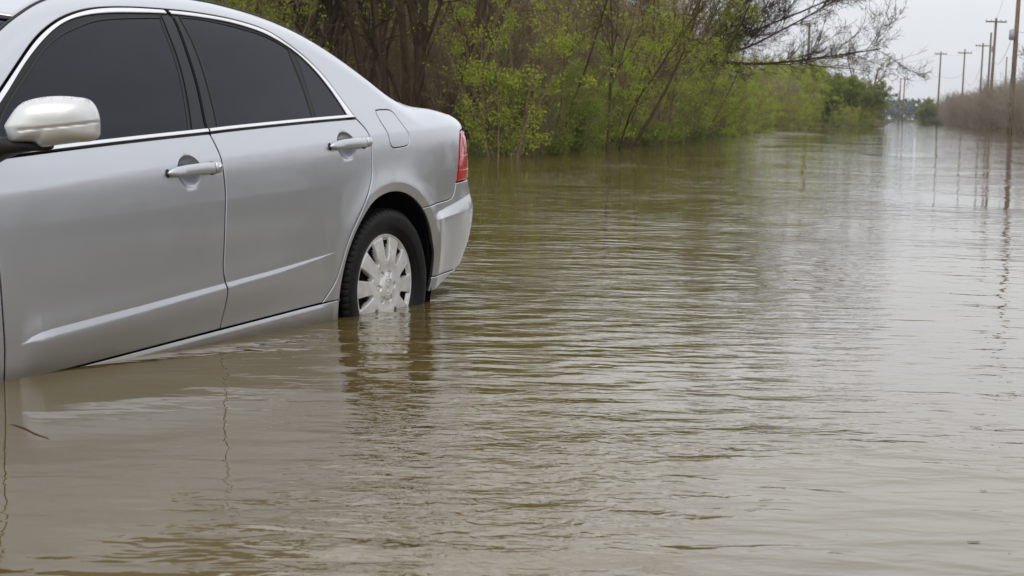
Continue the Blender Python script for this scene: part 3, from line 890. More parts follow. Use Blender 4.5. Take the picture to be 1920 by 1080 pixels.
def mirror_mesh(sg):
    V, F = fill2d(ml, (), .0045)
    ang = np.arctan2(V[:, 1] - mc[1], V[:, 0] - mc[0]); R = np.hypot(V[:, 1] - mc[1], V[:, 0] - mc[0])
    la = np.arctan2(ml[:, 1] - mc[1], ml[:, 0] - mc[0]); lr = np.hypot(ml[:, 1] - mc[1], ml[:, 0] - mc[0])
    o = np.argsort(la); K = np.clip(R / np.interp(ang, la[o], lr[o], period=2 * np.pi), 0, 1)
    dome = .060 * (1 - K ** 3.0) ** .55
    gz = np.interp(V[:, 0], [-.065, .151], [.046, .066])
    groove = np.exp(-((V[:, 1] - gz) / .0022) ** 2) * sst(-.075, -.055, V[:, 0])
    dome = dome - .0060 * groove - .003 * sst(.0, -.004, V[:, 1] - gz) * sst(-.075, -.02, V[:, 0])
    p0 = np.array([2.06, 1.02, 1.02])
    A = p0 + V[:, :1] * ME_ + V[:, 1:2] * np.array([0, 0, 1.]) + dome[:, None] * MN
    # back rim
    n = len(ml)
    rings = []
    for sc_, d in ((1.0, 0.), (1.0, -.015), (.97, -.045), (.90, -.052), (.88, -.044), (.0, -.044)):
        q = mc + (ml - mc) * sc_
        rings.append(p0 + q[:, :1] * ME_ + q[:, 1:2] * np.array([0, 0, 1.]) + d * MN)
    base = len(A); allv = np.vstack([A] + rings)
    Fs = [F]; mi = [0] * len(F)
    i = np.arange(n); j = (i + 1) % n
    for k in range(5):
        Fs.append(np.stack([base + k * n + j, base + k * n + i, base + (k + 1) * n + i, base + (k + 1) * n + j], 1)); mi += [0 if k < 3 else (1 if k == 3 else 2)] * n
    if sg < 0:
        allv = allv * [1, -1, 1]; Fs = [f[:, ::-1] for f in Fs]
    me = mesh_np('mirror_housing', allv, Fs, True, mats=mi)
    for m in (SILVERCAP, BLACK, GREYGLASS): me.materials.append(m)
    return me


for sg in (1, -1):
    mr_ = empty('door_mirror', (0, 0, 0), 0, car)
    link('mirror_housing', mirror_mesh(sg), mr_)
    # stalk: swept from the window corner out under the housing
    secs = [((2.14, .845, .99), .075, .040), ((2.11, .885, 1.010), .060, .034), ((2.09, .93, 1.020), .050, .026), ((2.065, .975, 1.020), .045, .017), ((2.05, 1.01, 1.017), .035, .012)]
    a = np.linspace(0, 2 * np.pi, 24, endpoint=False); V = []
    for (c, rx, rz_) in secs:
        for t in a: V.append((c[0] + rx * np.sign(math.cos(t)) * abs(math.cos(t)) ** .7, c[1], c[2] + rz_ * np.sign(math.sin(t)) * abs(math.sin(t)) ** .7))
    V = np.array(V) * [1, sg, 1]; m = 24
    i = np.arange(len(secs) - 1)[:, None] * m; k = np.arange(m)[None]; k2 = (k + 1) % m
    F = np.stack([i + k, i + k2, i + m + k2, i + m + k], -1).reshape(-1, 4)
    c = np.arange(m) + (len(secs) - 1) * m
    link('mirror_stalk', mesh_np('mirror_stalk', V, [F, np.array([[c[0], c[q], c[q + 1]] for q in range(1, m - 1)])], True), mr_, BLACK)
    sl = np.array([(2.165, .99), (2.16, 1.008), (2.06, 1.072), (2.02, 1.085), (2.05, .995)])
    link('corner_sail', surf_mesh('corner_sail', sl, gap=0, off=.003, flip=sg < 0, feats=False, rim=.006, step=.01), mr_, BLACK)

# rain beads along the top of the mirror housing
rng = random.Random(5)
bm_v = []; bm_f = []
import bmesh
bmx = bmesh.new()
for q in range(46):
    k = rng.uniform(.0, 1.0)
    x_ = -.06 + .19 * k; zt = float(np.interp(x_, *zip(*sorted([(p[0], p[1]) for p in MIR[2:11]]))))
    d = rng.uniform(.0, .030)
    p = np.array([2.06, 1.02, 1.02]) + x_ * ME_ + (zt - .0005 - (d / .06) ** 3 * .03) * np.array([0, 0, 1.]) + d * MN
    bmesh.ops.create_icosphere(bmx, subdivisions=1, radius=rng.uniform(.0010, .0021), matrix=Matrix.Translation(p))
me = bpy.data.meshes.new('rain_beads'); bmx.to_mesh(me); bmx.free()
me.materials.append(GREYGLASS)
ob_ = link('rain_beads', me, [o for o in car.children if o.name.startswith('door_mirror')][0]); ob_['kind'] = 'stuff'

# ------------------------------------------------------------------ setting: water, banks
WATER = mat('flood_water', (.13, .09, .04), .018, ior=1.50)
nb = NB(WATER); ps = nb.pos()
px = nb.n('ShaderNodeSeparateXYZ'); nb.l(ps, px.inputs[0])
mud = nb.noise(nb.mapping(ps, (.5, .22, 1)), 1.1, 4, .55, .7)
nb.l(nb.mix(nb.rng(mud, .35, .68), (.100, .070, .020), (.136, .098, .034)), nb.b.inputs['Base Color'])
# the car shelters the water on its near side, a wind lane runs further out
shel = nb.n('ShaderNodeVectorMath', _operation='DISTANCE'); nb.l(nb.mapping(ps, (1, .62, 1)), shel.inputs[0]); shel.inputs[1].default_value = (-1.55, 2.5, 0)
calm = nb.rng(shel.outputs['Value'], .5, 1.9, .22, 1.0, True)
patch = nb.rng(nb.noise(nb.mapping(ps, (.45, .22, 1)), 1.0, 4, .55, .8), .36, .64, .32, 1.35)
# long low ripples running across the view
rot = math.radians(16)
w1 = nb.noise(nb.mapping(ps, (2.4, 6.0, 1), (0, 0, rot)), 1.0, 2.2, .42, .35)
w2 = nb.noise(nb.mapping(ps, (6.0, 13.0, 1), (0, 0, -rot * .7)), 1.0, 2, .45, .6)
w3 = nb.noise(nb.mapping(ps, (17, 25, 1), (0, 0, rot * 2)), 1.0, 2, .5, .9)
w0 = nb.noise(nb.mapping(ps, (.7, 1.7, 1), (0, 0, rot * 1.4)), 1.0, 2, .4, .2)
cd = nb.n('ShaderNodeVectorMath', _operation='DISTANCE'); nb.l(nb.mapping(ps, (1, .50, 1)), cd.inputs[0]); cd.inputs[1].default_value = (-.02, 1.95, 0)
chop = nb.math('MAXIMUM', nb.rng(cd.outputs['Value'], .25, .75, 1.3, .0, True), nb.rng(nb.noise(nb.mapping(ps, (.55, .35, 1), (0, 0, 0), (3.1, 1.7, 0)), 1.0, 2, .5), .50, .66, .06, .7))
hsum = nb.math('ADD', nb.math('MULTIPLY', w1, .0092), nb.math('MULTIPLY', w2, .0050))
hsum = nb.math('ADD', hsum, nb.math('MULTIPLY', nb.math('MULTIPLY', w3, .0034), chop))
hsum = nb.math('ADD', hsum, nb.math('MULTIPLY', w0, .0095))
# weak rings spreading from the standing car
rv = nb.n('ShaderNodeVectorMath', _operation='DISTANCE'); nb.l(nb.mapping(ps, (1, .9, 1)), rv.inputs[0]); rv.inputs[1].default_value = (-.55, 6.6, 0)
rd_ = nb.math('ADD', rv.outputs['Value'], nb.math('MULTIPLY', nb.noise(ps, 1.1, 3, .5), .55))
ring = nb.math('MULTIPLY', nb.math('SINE', nb.math('MULTIPLY', rd_, 27.)), nb.rng(rv.outputs['Value'], .8, 5.5, .00085, .0001))
hsum = nb.math('ADD', hsum, ring)
lane = nb.math('SUBTRACT', px.outputs[0], nb.math('MULTIPLY', px.outputs[1], .16))
hsum = nb.math('MULTIPLY', hsum, nb.math('MAXIMUM', nb.rng(lane, -.9, .5, 1.4, .50, True), nb.rng(px.outputs[1], 5.5, 11., 1.05, .3, True)))
hsum = nb.math('MULTIPLY', hsum, nb.math('MULTIPLY', calm, patch))
# riffle over the drowned verge at the end of the near thicket
rf = nb.n('ShaderNodeVectorMath', _operation='DISTANCE'); nb.l(nb.mapping(ps, (1, .22, 1)), rf.inputs[0]); rf.inputs[1].default_value = (11.6, 18.5, 0)
hsum = nb.math('ADD', hsum, nb.math('MULTIPLY', nb.rng(rf.outputs['Value'], 1.2, 3.6, .05, 0, True), nb.noise(nb.mapping(ps, (2.2, 3.0, 1)), 1.0, 3, .55, 1.0)))
bmp = nb.n('ShaderNodeBump', Strength=1.0, Distance=1.0)
nb.l(hsum, bmp.inputs['Height']); nb.l(bmp.outputs[0], nb.b.inputs['Normal'])

me = mesh_np('water', [(-500, -260, 0), (700, -260, 0), (700, 900, 0), (-500, 900, 0)], np.array([[0, 1, 2, 3]]), False)
tag(link('water', me, None, WATER), kind='structure')

LY = [-260, -60, 0, 20, 30, 53, 98, 143, 200, 430, 470]
LX = [-40, -16, -9, -4, -.6, 5.7, 15.5, 31, 43.5, 96, 140]
RY = [-260, -60, 0, 110, 270, 430, 470]
RX = [-45, -4, 9, 33, 68, 112, 150]
shoreL = lambda y: np.interp(y, LY, LX)
shoreR = lambda y: np.interp(y, RY, RX)


def hgt(x, y):
    dl = shoreL(y) - x; dr = x - shoreR(y)
    w = .18 * np.sin(y * 1.7) + .12 * np.sin(y * 4.1 + 1)
    d = np.maximum(dl + w, dr + w)
    d = np.maximum(d, (y - 450))
    h = np.where(d < 0, np.maximum(d * .25, -.6), .35 * (1 - np.exp(-np.maximum(d, 0) / 1.5)) + .05 * np.sin(x * 1.3 + y * .7) * np.clip(d, 0, 1))
    lev = np.clip((dl - 13) / 16, 0, 1); lev = lev * lev * (3 - 2 * lev)
    return h + lev * 2.3 * np.clip((y - 55) / 40, 0, 1) * np.clip((260 - y) / 60, 0, 1)


gy = np.concatenate([np.linspace(-260, -20, 20), np.linspace(-15, 60, 120), np.linspace(61, 150, 100), np.linspace(153, 480, 90), np.linspace(500, 900, 12)])
gxn = np.concatenate([-np.geomspace(1, 440, 60)[::-1] - .0, np.linspace(-.98, .98, 5)])
rows = []
for y in gy:
    l, r = float(shoreL(y)), float(shoreR(y))
    xs = np.concatenate([l - (np.geomspace(1, 460, 70)[::-1] - 1), np.linspace(l + .3, r - .3, 9), r + (np.geomspace(1, 560, 60) - 1)])
    rows.append(np.stack([xs, np.full_like(xs, y), hgt(xs, y)], 1))
G = np.array(rows); ny_, nx_ = G.shape[:2]
i = np.arange(ny_ - 1)[:, None] * nx_; k = np.arange(nx_ - 1)[None]
F = np.stack([i + k, i + k + 1, i + nx_ + k + 1, i + nx_ + k], -1).reshape(-1, 4)
GROUND = mat('bank_ground', (.10, .08, .05), .95, spec=.0)
nb = NB(GROUND); ps = nb.pos(); sp = nb.n('ShaderNodeSeparateXYZ'); nb.l(ps, sp.inputs[0])
g1 = nb.noise(ps, .9, 6, .6); g2 = nb.noise(ps, 9, 6, .65)
litter = nb.mix(nb.rng(g2, .35, .7), (.055, .042, .026), (.15, .12, .075))
grass = nb.mix(nb.rng(g2, .35, .7), (.16, .19, .04), (.42, .42, .14))
nb.l(nb.mix(nb.rng(sp.outputs[2], .5, 1.0), nb.mix(nb.rng(g1, .45, .6), litter, (.075, .085, .028)), grass), nb.b.inputs['Base Color'])
nb.l(nb.bump(g2, .8, .08), nb.b.inputs['Normal'])
tag(link('ground', mesh_np('ground', G.reshape(-1, 3), F, True), None, GROUND), kind='structure')

# ------------------------------------------------------------------ vegetation
def bark(name, c0, c1, sc=6):
    m = mat(name, c0, .9, spec=.06); nb = NB(m); ob = nb.obj()
    n_ = nb.noise(nb.mapping(ob, (3, 3, .8)), sc, 5, .65)
    nb.l(nb.mix(nb.rng(n_, .35, .7), c0, c1), nb.b.inputs['Base Color'])
    nb.l(nb.bump(n_, .7, .03), nb.b.inputs['Normal'])
    return m


def leafm(name, c0, c1, c2):
    m = mat(name, c0, .6, spec=.16); nb = NB(m); ob = nb.obj()
    n1 = nb.noise(ob, 1.6, 3, .6); n2 = nb.noise(ob, 23, 2, .6)
    oi = nb.n('ShaderNodeObjectInfo')
    c = nb.mix(nb.rng(n1, .38, .62), c0, c1)
    c = nb.mix(nb.rng(n2, .5, .68), c, c2)
    hs = nb.n('ShaderNodeHueSaturation', Saturation=1.0)
    nb.l(nb.rng(oi.outputs['Random'], 0, 1, .72, 1.25), hs.inputs['Value']); nb.l(nb.rng(oi.outputs['Random'], 0, 1, .485, .512), hs.inputs['Hue'])
    nb.l(c, hs.inputs['Color']); nb.l(hs.outputs[0], nb.b.inputs['Base Color'])
    tr = nb.n('ShaderNodeBsdfTranslucent'); nb.l(hs.outputs[0], tr.inputs[0])
    mx_ = nb.n('ShaderNodeMixShader'); mx_.inputs[0].default_value = .45
    nb.l(nb.b.outputs[0], mx_.inputs[1]); nb.l(tr.outputs[0], mx_.inputs[2])
    nb.l(mx_.outputs[0], nb.t.nodes['Material Output'].inputs[0])
    return m


BARK = bark('bark_dark', (.045, .030, .018), (.11, .078, .048))
BARK2 = bark('bark_brown', (.15, .11, .065), (.30, .23, .14))
BARKG = bark('bark_grey', (.20, .165, .125), (.38, .31, .235))
LEAF = leafm('spring_leaf', (.27, .34, .025), (.34, .41, .04), (.45, .48, .07))
LEAFD = leafm('shrub_leaf', (.14, .205, .025), (.21, .28, .035), (.32, .36, .06))
LEAFO = leafm('olive_leaf', (.18, .205, .050), (.24, .255, .07), (.30, .30, .10))


def grow(rng, p, d, L, r, lev, S, Lf, cfg):
    n = cfg['n'][lev]; st = L / n; r1 = r * cfg['taper'][lev]
    p = np.array(p, float); d = np.array(d, float); d /= np.linalg.norm(d)
    for k in range(n):
        d = d + rng.normal(0, cfg['wig'][lev], 3); d[2] += cfg['up'][lev]
        d /= np.linalg.norm(d)
        q = p + d * st
        ra = r + (r1 - r) * k / n; rb = r + (r1 - r) * (k + 1) / n
        S.append((*p, *q, max(ra, cfg['rmin']), max(rb, cfg['rmin'] * .8)))
        if lev + 1 < len(cfg['n']) and (k + 1) / n > cfg['start'][lev]:
            for _ in range(rng.poisson(cfg['kids'][lev])):
                t = rng.random()
                c = rng.normal(0, 1, 3); c -= c.dot(d) * d; c /= np.linalg.norm(c) + 1e-9
                a = cfg['ang'][lev] * (.7 + .6 * rng.random())
                nd = d * math.cos(a) + c * math.sin(a)
                grow(rng, p + (q - p) * t, nd, L * cfg['len'][lev] * (.6 + .7 * rng.random()) * (1 - .45 * k / n), rb * cfg['rr'][lev], lev + 1, S, Lf, cfg)
        if lev >= cfg['leaflev']:
            for _ in range(rng.poisson(cfg['leaf'])):
                Lf.append(tuple(p + (q - p) * rng.random() + rng.normal(0, .018, 3)))
        p = q


def seg_mesh(name, S, big=.02):
    S = np.array(S); out_v = []; out_f = []; base = 0
    for sel, m in ((S[:, 6] >= big, 6), (S[:, 6] < big, 3)):
        s = S[sel]
        if not len(s): continue
        a, b = s[:, :3], s[:, 3:6]; t = b - a; t /= np.linalg.norm(t, axis=1, keepdims=True) + 1e-9
        ref = np.where(np.abs(t[:, 2:3]) > .8, np.array([[1., 0, 0]]), np.array([[0, 0, 1.]]))
        u = np.cross(t, ref); u /= np.linalg.norm(u, axis=1, keepdims=True); w = np.cross(t, u)
        th_ = np.arange(m) / m * 2 * np.pi
        ring = np.cos(th_)[None, :, None] * u[:, None] + np.sin(th_)[None, :, None] * w[:, None]
        v = np.concatenate([a[:, None] - t[:, None] * s[:, 6][:, None, None] * .25 + ring * s[:, 6][:, None, None], b[:, None] + ring * s[:, 7][:, None, None]], 1)
        n = len(s); k = np.arange(m); k2 = (k + 1) % m
        f = np.arange(n)[:, None, None] * 2 * m + np.stack([k, k2, k2 + m, k + m], -1)[None]
        out_v.append(v.reshape(-1, 3)); out_f.append(f.reshape(-1, 4) + base); base += n * 2 * m
    return mesh_np(name, np.vstack(out_v), np.vstack(out_f), True)


def leaf_mesh(name, pts, size, rng, per=1, spread=.05, aspect=.5):
    p = np.repeat(np.array(pts), per, 0)
    if per > 1: p = p + rng.normal(0, spread, p.shape)
    n = len(p)
    a = rng.normal(0, 1, (n, 3)); a[:, 2] -= .2; a /= np.linalg.norm(a, axis=1, keepdims=True)
    b = rng.normal(0, 1, (n, 3)); b[:, 2] *= .6; b -= (a * b).sum(1, keepdims=True) * a; b /= np.linalg.norm(b, axis=1, keepdims=True)
    L = (size * rng.uniform(.6, 1.3, n))[:, None]
    c = np.cross(a, b) * L * .10
    v = np.stack([p, p + a * L * .5 + b * L * aspect * .5 + c, p + a * L, p + a * L * .5 - b * L * aspect * .5 + c], 1).reshape(-1, 3)
    f = np.arange(n)[:, None] * 4 + np.arange(4)[None]
    return mesh_np(name, v, f, False)


def plant(seed, nst, H, R, lean, cfg, mb, ml_, lsize=.05, per=2, spread=.05, aspect=.5, base_r=.25, clump=.25, names=('stems', 'foliage'), big=.02):
    rng = np.random.default_rng(seed); S = []; Lf = []
    for k in range(nst):
        a = rng.random() * 2 * np.pi; b = base_r * math.sqrt(rng.random())
        l = lean * (.3 + rng.random())
        d = (math.cos(a) * l, math.sin(a) * l, 1.)
        grow(rng, (b * math.cos(a), b * math.sin(a), -.35), d, H * (.7 + .45 * rng.random()), R * (.6 + .6 * rng.random()), 0, S, Lf, cfg)
    sm_ = seg_mesh(names[0], S, big); sm_.materials.append(mb)
    lm = None
    if Lf and clump > -9:
        A_ = np.array(Lf); ph_ = rng.uniform(0, 6.28, 6)
        q_ = sum(np.sin(A_[:, k % 3] * (2.6 + 1.1 * k) + ph_[k] + 1.3 * A_[:, (k + 1) % 3]) for k in range(6)) / 2.4
        Lf = A_[q_ > clump]
    if len(Lf) and ml_ is not None:
        lm = leaf_mesh(names[1], Lf, lsize, rng, per, spread, aspect); lm.materials.append(ml_)
    return sm_, lm, names


def put(proto, name, loc, rz, sc, label, cat, group=None, tilt=None):
    sm_, lm, names = proto
    r = empty(name, loc, rz)
    r.scale = (sc, sc, sc) if not isinstance(sc, tuple) else sc
    if tilt: r.rotation_euler = (tilt[0], tilt[1], rz)
    tag(r, label, cat, group)
    link(names[0], sm_, r)
    if lm is not None: link(names[1], lm, r)
    return r


CB = dict(n=[8, 5, 4], taper=[.25, .3, .4], wig=[.09, .16, .22], up=[.02, .03, .03], start=[.12, .1, 0], kids=[1.25, 1.2, 0], ang=[.75, .8, .8], len=[.42, .42, .5], rr=[.5, .55, .6], rmin=.0035, leaflev=1, leaf=.55)
C_leafy = dict(CB, leaf=1.7, kids=[1.6, 1.6, 0], start=[.05, .05, 0], rmin=.003)
C_bare = dict(CB, leaf=.10, kids=[1.4, 1.35, 0], start=[.10, .05, 0], rmin=.004)
C_tree = dict(n=[10, 7, 5, 4], taper=[.35, .3, .35, .4], wig=[.06, .11, .18, .24], up=[.015, .03, .02, .0], start=[.22, .15, .1, 0], kids=[.85, 1.2, 1.1, 0], ang=[.55, .7, .8, .8], len=[.48, .45, .45, .5], rr=[.55, .55, .55, .6], rmin=.0045, leaflev=2, leaf=.45)
TREEN = ('trunk', 'crown')

brown = [plant(10 + s, 11, 5.0, .028, .34, C_bare, BARK2, LEAF, .055, 2, .04) for s in range(4)]
spring = [plant(20 + s, 10, 4.4, .026, .42, dict(CB, leaf=1.7), BARK2, LEAF, .085, 3, .06) for s in range(4)]
leafy = [plant(30 + s, 13, 2.2, .018, .70, C_leafy, BARK2, LEAFD, .060, 3, .06, .62) for s in range(3)]
dark_tree = [plant(40 + s, 6, 8.0, .085, .50, dict(C_tree, wig=[.045, .10, .18, .24], up=[.03, .03, .02, 0]), BARK, LEAF, .055, 2, .05, base_r=.45, names=TREEN, big=.03) for s in range(3)]
slim_tree = [plant(50 + s, 3, 7.0, .036, .45, dict(C_tree, wig=[.085, .13, .2, .24]), BARK, LEAF, .060, 3, .06, base_r=.15, names=TREEN, big=.03) for s in range(3)]
greybrush = [plant(60 + s, 26, 3.2, .022, .22, dict(CB, leaf=0, kids=[1.5, 1.3, 0], up=[.03, .06, .06], start=[.15, .1, 0], rmin=.007), BARKG, None, base_r=.9) for s in range(3)]
bushy = [plant(70 + s, 20, 4.8, .03, .62, dict(CB, leaf=5.0, kids=[1.6, 1.4, 0], start=[.02, .05, 0], rmin=.006), BARK2, [LEAFD, LEAFO][s], .13, 3, .12, .65, base_r=.5, clump=-.6) for s in range(2)]
bare_tree = [plant(80 + s, 1 + s % 2, 6.0, .11, .22, dict(C_tree, leaf=0, kids=[1.1, 1.4, 1.4, 0], rmin=.011), BARK2, None, names=TREEN, base_r=.1, big=.03) for s in range(2)]

R_ = random.Random(11)


def zg(x, y): return float(hgt(np.array([x]), np.array([y]))[0])


def pxof(x, y): return 960 + 3160 * x / y


# two big many-stemmed trees right behind the car, then others further along
BIG = [(-2.0, 30.2, 0, .3, 1.05, 'big dark many-stemmed tree just behind the boot lid of the silver car'),
       (-3.4, 30.6, 1, 2.0, 1.10, 'dark many-stemmed tree leaning out over the rear window of the silver car'),
       (-1.35, 30.6, 2, 4.1, .95, 'dark many-stemmed tree with yellow-green shoots right of the boot lid'),
       (-4.6, 31.2, 0, 5.0, 1.05, 'dark many-stemmed tree behind the roof of the silver car')]
for x, y, v, rz, s, lb in BIG:
    put(dark_tree[v], 'dark_tree', (x, y, zg(x, y)), rz, s, lb, 'tree')
SL = [(.55, 33.0, 0, 1.0, .95, 'slender forked tree growing at the water edge just right of the tail lamp'),
      (2.1, 37.0, 1, 2.6, 1.0, 'slender arching tree in the middle of the leafy bank'),
      (4.1, 46.0, 2, .4, 1.05, 'slender leaning tree near the right end of the near thicket'),
      (-.3, 37.0, 1, 5.1, 1.0, 'slender tree standing behind the green shrub by the bumper'),
      (5.6, 54.0, 0, 3.6, 1.15, 'slender tree at the tip of the near thicket')]
for x, y, v, rz, s, lb in SL:
    put(slim_tree[v], 'slender_tree', (x, y, zg(x, y)), rz, s, lb, 'tree')

# thicket on the left bank, in depth
cells = []
y = 27.5
while y < 96:
    stepy = .052 * y ** .9 + .35
    d = .0
    while d < 17:
        xx = float(shoreL(y)) - d - R_.uniform(-.5, .5) + .15; yy = y + R_.uniform(-.7, .7)
        pxx = pxof(xx, yy)
        if pxx > 330: cells.append((xx, yy, d))
        d += 1.35 + d * .07 + (yy > 60) * .6
    y += stepy + .75
for xx, yy, d in cells:
    pxx = pxof(xx, yy)
    if 1325 < pxx < 1455 and yy > 57 and d > 1.3 and R_.random() < .93: continue
    u = R_.random(); rz = R_.uniform(0, 6.28); z0 = zg(xx, yy)
    if pxx < 850 and d < 3.2: continue
    if yy > 66 and d < 1.4 and R_.random() < .5: continue
    if pxx < 850 and u < .5 and u > .14: u = .6
    if d > 1.2 and .25 < u < .5: u = .6
    if d < 1.2:
        if yy < 60 and (u < .34 or (865 < pxx < 1010 and u < .8)):
            put(leafy[R_.randrange(3)], 'leafy_shrub', (xx, yy, z0), rz, R_.uniform(.62, 1.0), 'low green leafy shrub at the water edge of the left bank', 'shrub', 'green shrubs along the water edge')
        else:
            put(spring[R_.randrange(4)], 'budding_shrub', (xx, yy, z0), rz, R_.uniform(.55, .9) * (.6 if yy > 64 else 1), 'brown-stemmed shrub with fresh yellow-green leaves on the left bank', 'shrub', 'budding shrubs on the left bank')
    elif u < .50:
        put(spring[R_.randrange(4)], 'budding_shrub', (xx, yy, z0), rz, R_.uniform(.85, 1.2) * (.8 if yy > 60 else 1), 'brown-stemmed shrub with fresh yellow-green leaves on the left bank', 'shrub', 'budding shrubs on the left bank')
    elif u < .93:
        put(brown[R_.randrange(4)], 'twiggy_shrub', (xx, yy, z0), rz, R_.uniform(.9, 1.25), 'bare brown twiggy shrub in the thicket on the left bank', 'shrub', 'bare shrubs in the left thicket')
    else:
        put(slim_tree[R_.randrange(3)], 'thicket_tree', (xx, yy, z0), rz, R_.uniform(.8, 1.1), 'thin dark tree rising inside the thicket on the left bank', 'tree', 'thin trees inside the left thicket')

ORD = 'first second third fourth fifth sixth seventh eighth ninth tenth eleventh twelfth thirteenth fourteenth fifteenth sixteenth seventeenth eighteenth nineteenth twentieth'.split()
edge = sorted([o for o in COL.objects if o.get('group') in ('green shrubs along the water edge', 'budding shrubs on the left bank') and float(shoreL(o.location.y)) - o.location.x < 1.3 and o.location.y < 70], key=lambda o: pxof(o.location.x, o.location.y))
edge = [o for o in edge if pxof(o.location.x, o.location.y) > 870]
for k, o in enumerate(edge[:20]):
    look = 'low green leafy shrub' if o['group'].startswith('green') else 'budding yellow-green shrub'
    o['label'] = look + ', ' + ORD[k] + ' along the water edge counted from the tail lamp'
tt = sorted([o for o in COL.objects if o.get('group') == 'thin trees inside the left thicket'], key=lambda o: pxof(o.location.x, o.location.y))
for k, o in enumerate(tt[:20]):
    o['label'] = 'thin dark tree inside the left thicket, ' + ORD[k] + ' from the silver car'

# spreading tree whose bare boughs reach out over the water
rng = np.random.default_rng(7)
S, Lf = [], []
cfg = dict(C_tree, leaf=.0, n=[12, 7, 5, 4], wig=[.035, .10, .16, .22], kids=[1.6, 2.1, 2.0, 0], start=[.16, .1, .05, 0], rmin=.0045, up=[.030, .07, .09, .06], len=[.42, .42, .42, .5])
base = np.array([-.8, 0., -.3])
for d, L, r in (((.22, 0, 1), 2.7, .12),):
    grow(rng, base, d, L, r, 0, S, Lf, dict(cfg, kids=[0, 0, 0, 0], taper=[.8, .3, .35, .4]))
fork = np.array(S[-1][3:6])
for d, L, r in (((1, .1, .0), 6.9, .060), ((.97, -.15, .20), 6.6, .050), ((.93, .2, .40), 6.6, .055), ((.7, .2, .8), 5.5, .07), ((.2, 0, 1), 5.5, .09), ((-.5, .2, .9), 4.5, .07), ((.85, .1, .62), 6.0, .065)):
    grow(rng, fork, d, L, r, 0, S, Lf, cfg)
tm = seg_mesh('trunk', S, .03); tm.materials.append(BARK)
S2, Lf2 = [], []
rng2 = np.random.default_rng(9)
for d, L, r in (((-.6, 0, .7), 4.5, .05), ((-.2, -.3, 1), 4.5, .05), ((.45, -.3, .5), 3.2, .045), ((.3, -.2, .2), 3.0, .045), ((-.3, -.3, .3), 3.5, .04)):
    grow(rng2, fork - [0, 0, .6], d, L, r, 0, S2, Lf2, dict(C_tree, leaf=1.0, rmin=.005))
S2m = seg_mesh('leafy_boughs', S2, .03); S2m.materials.append(BARK)
lm = leaf_mesh('crown', Lf2, .055, rng2, 2, .09, .6); lm.materials.append(LEAF)
r = empty('spreading_tree', (5.9, 56.0, zg(5.9, 56.0)))
tag(r, 'spreading tree at the tip of the thicket with long bare boughs reaching over the water', 'tree')
link('trunk', tm, r); link('bough', S2m, r); link('crown', lm, r)

# willow clump standing in the water beyond the thicket
for x, y, s, lb in ((9.6, 72, .75, 'low leafy clump standing in the water left of the lone pole'), (10.8, 80, .85, 'second low clump standing in the water, further back beside the lone pole'), (8.4, 66, .7, 'low many-stemmed clump in the water at the end of the near thicket')):
    put(spring[int(y) % 4], 'flooded_willow', (x, y, -.1), y, s, lb, 'shrub')
for k in range(30):
    y = 97 + k * 1.45; x = float(shoreL(y)) - R_.uniform(-.2, .9)
    if y < 128 and k % 2: continue
    put((spring + leafy)[R_.randrange(7)], 'edge_shrub', (x, y, zg(x, y) - .1), R_.uniform(0, 6), R_.uniform(.30, .55), 'low olive shrub fringing the water on the far part of the left bank', 'shrub', 'low shrubs fringing the far left bank')
# mid-distance bushes left of the road
MID = [(bushy[0], 24.6, 136, .3, (1.05, 1.05, .80), 'wide rounded bright green bush at the end of the left bank', 'bush'),
       (bushy[1], 28.0, 141, 1.3, (.9, .9, .74), 'dark olive bush at the far right tip of the left bank', 'bush'),
       (bushy[1], 26.4, 146, 2.3, (1.0, 1.0, .88), 'tall olive bush between the bright green bush and the bare tree', 'bush'),
       (bushy[0], 21.6, 133, 4.3, (.6, .6, .55), 'small yellow-green bush at the water edge left of the rounded green bush', 'bush')]
for pr, x, y, rz, s, lb, ct in MID: put(pr, 'rounded_bush', (x, y, zg(x, y)), rz, s, lb, ct)
put(bare_tree[1], 'bare_tree', (30.9, 148, .2), .6, (1.35, 1.35, 1.2), 'bare spreading tree behind the olive bush at the tip of the left bank', 'tree')
put(bare_tree[0], 'bare_tree', (25.2, 151, .2), 2.6, 1.0, 'upright bare tree behind the rounded bright green bush', 'tree')
for k in range(34):
    y = R_.uniform(96, 146); x = float(shoreL(y)) - R_.uniform(.3, 9)
    if pxof(x, y) < 1400 or pxof(x, y) > 1500: continue
    put(greybrush[R_.randrange(3)] if R_.random() < .45 else spring[R_.randrange(4)], 'bank_shrub', (x, y, zg(x, y)), R_.uniform(0, 6), R_.uniform(.8, 1.25), 'grey-brown shrub on the far part of the left bank behind the lone pole', 'shrub', 'shrubs on the far part of the left bank')
for k in range(46):
    y = R_.uniform(150, 440) ; x = float(shoreL(y)) - R_.uniform(3.5, 14)
    if pxof(x, y) + 7500 / y > 1662: continue
    put(bushy[1] if R_.random() < .4 else greybrush[R_.randrange(3)], 'distant_shrub', (x, y, zg(x, y)), R_.uniform(0, 6), R_.uniform(.8, 1.2), 'small shrub far along the left shore of the flooded road', 'shrub', 'distant shrubs along the left shore')

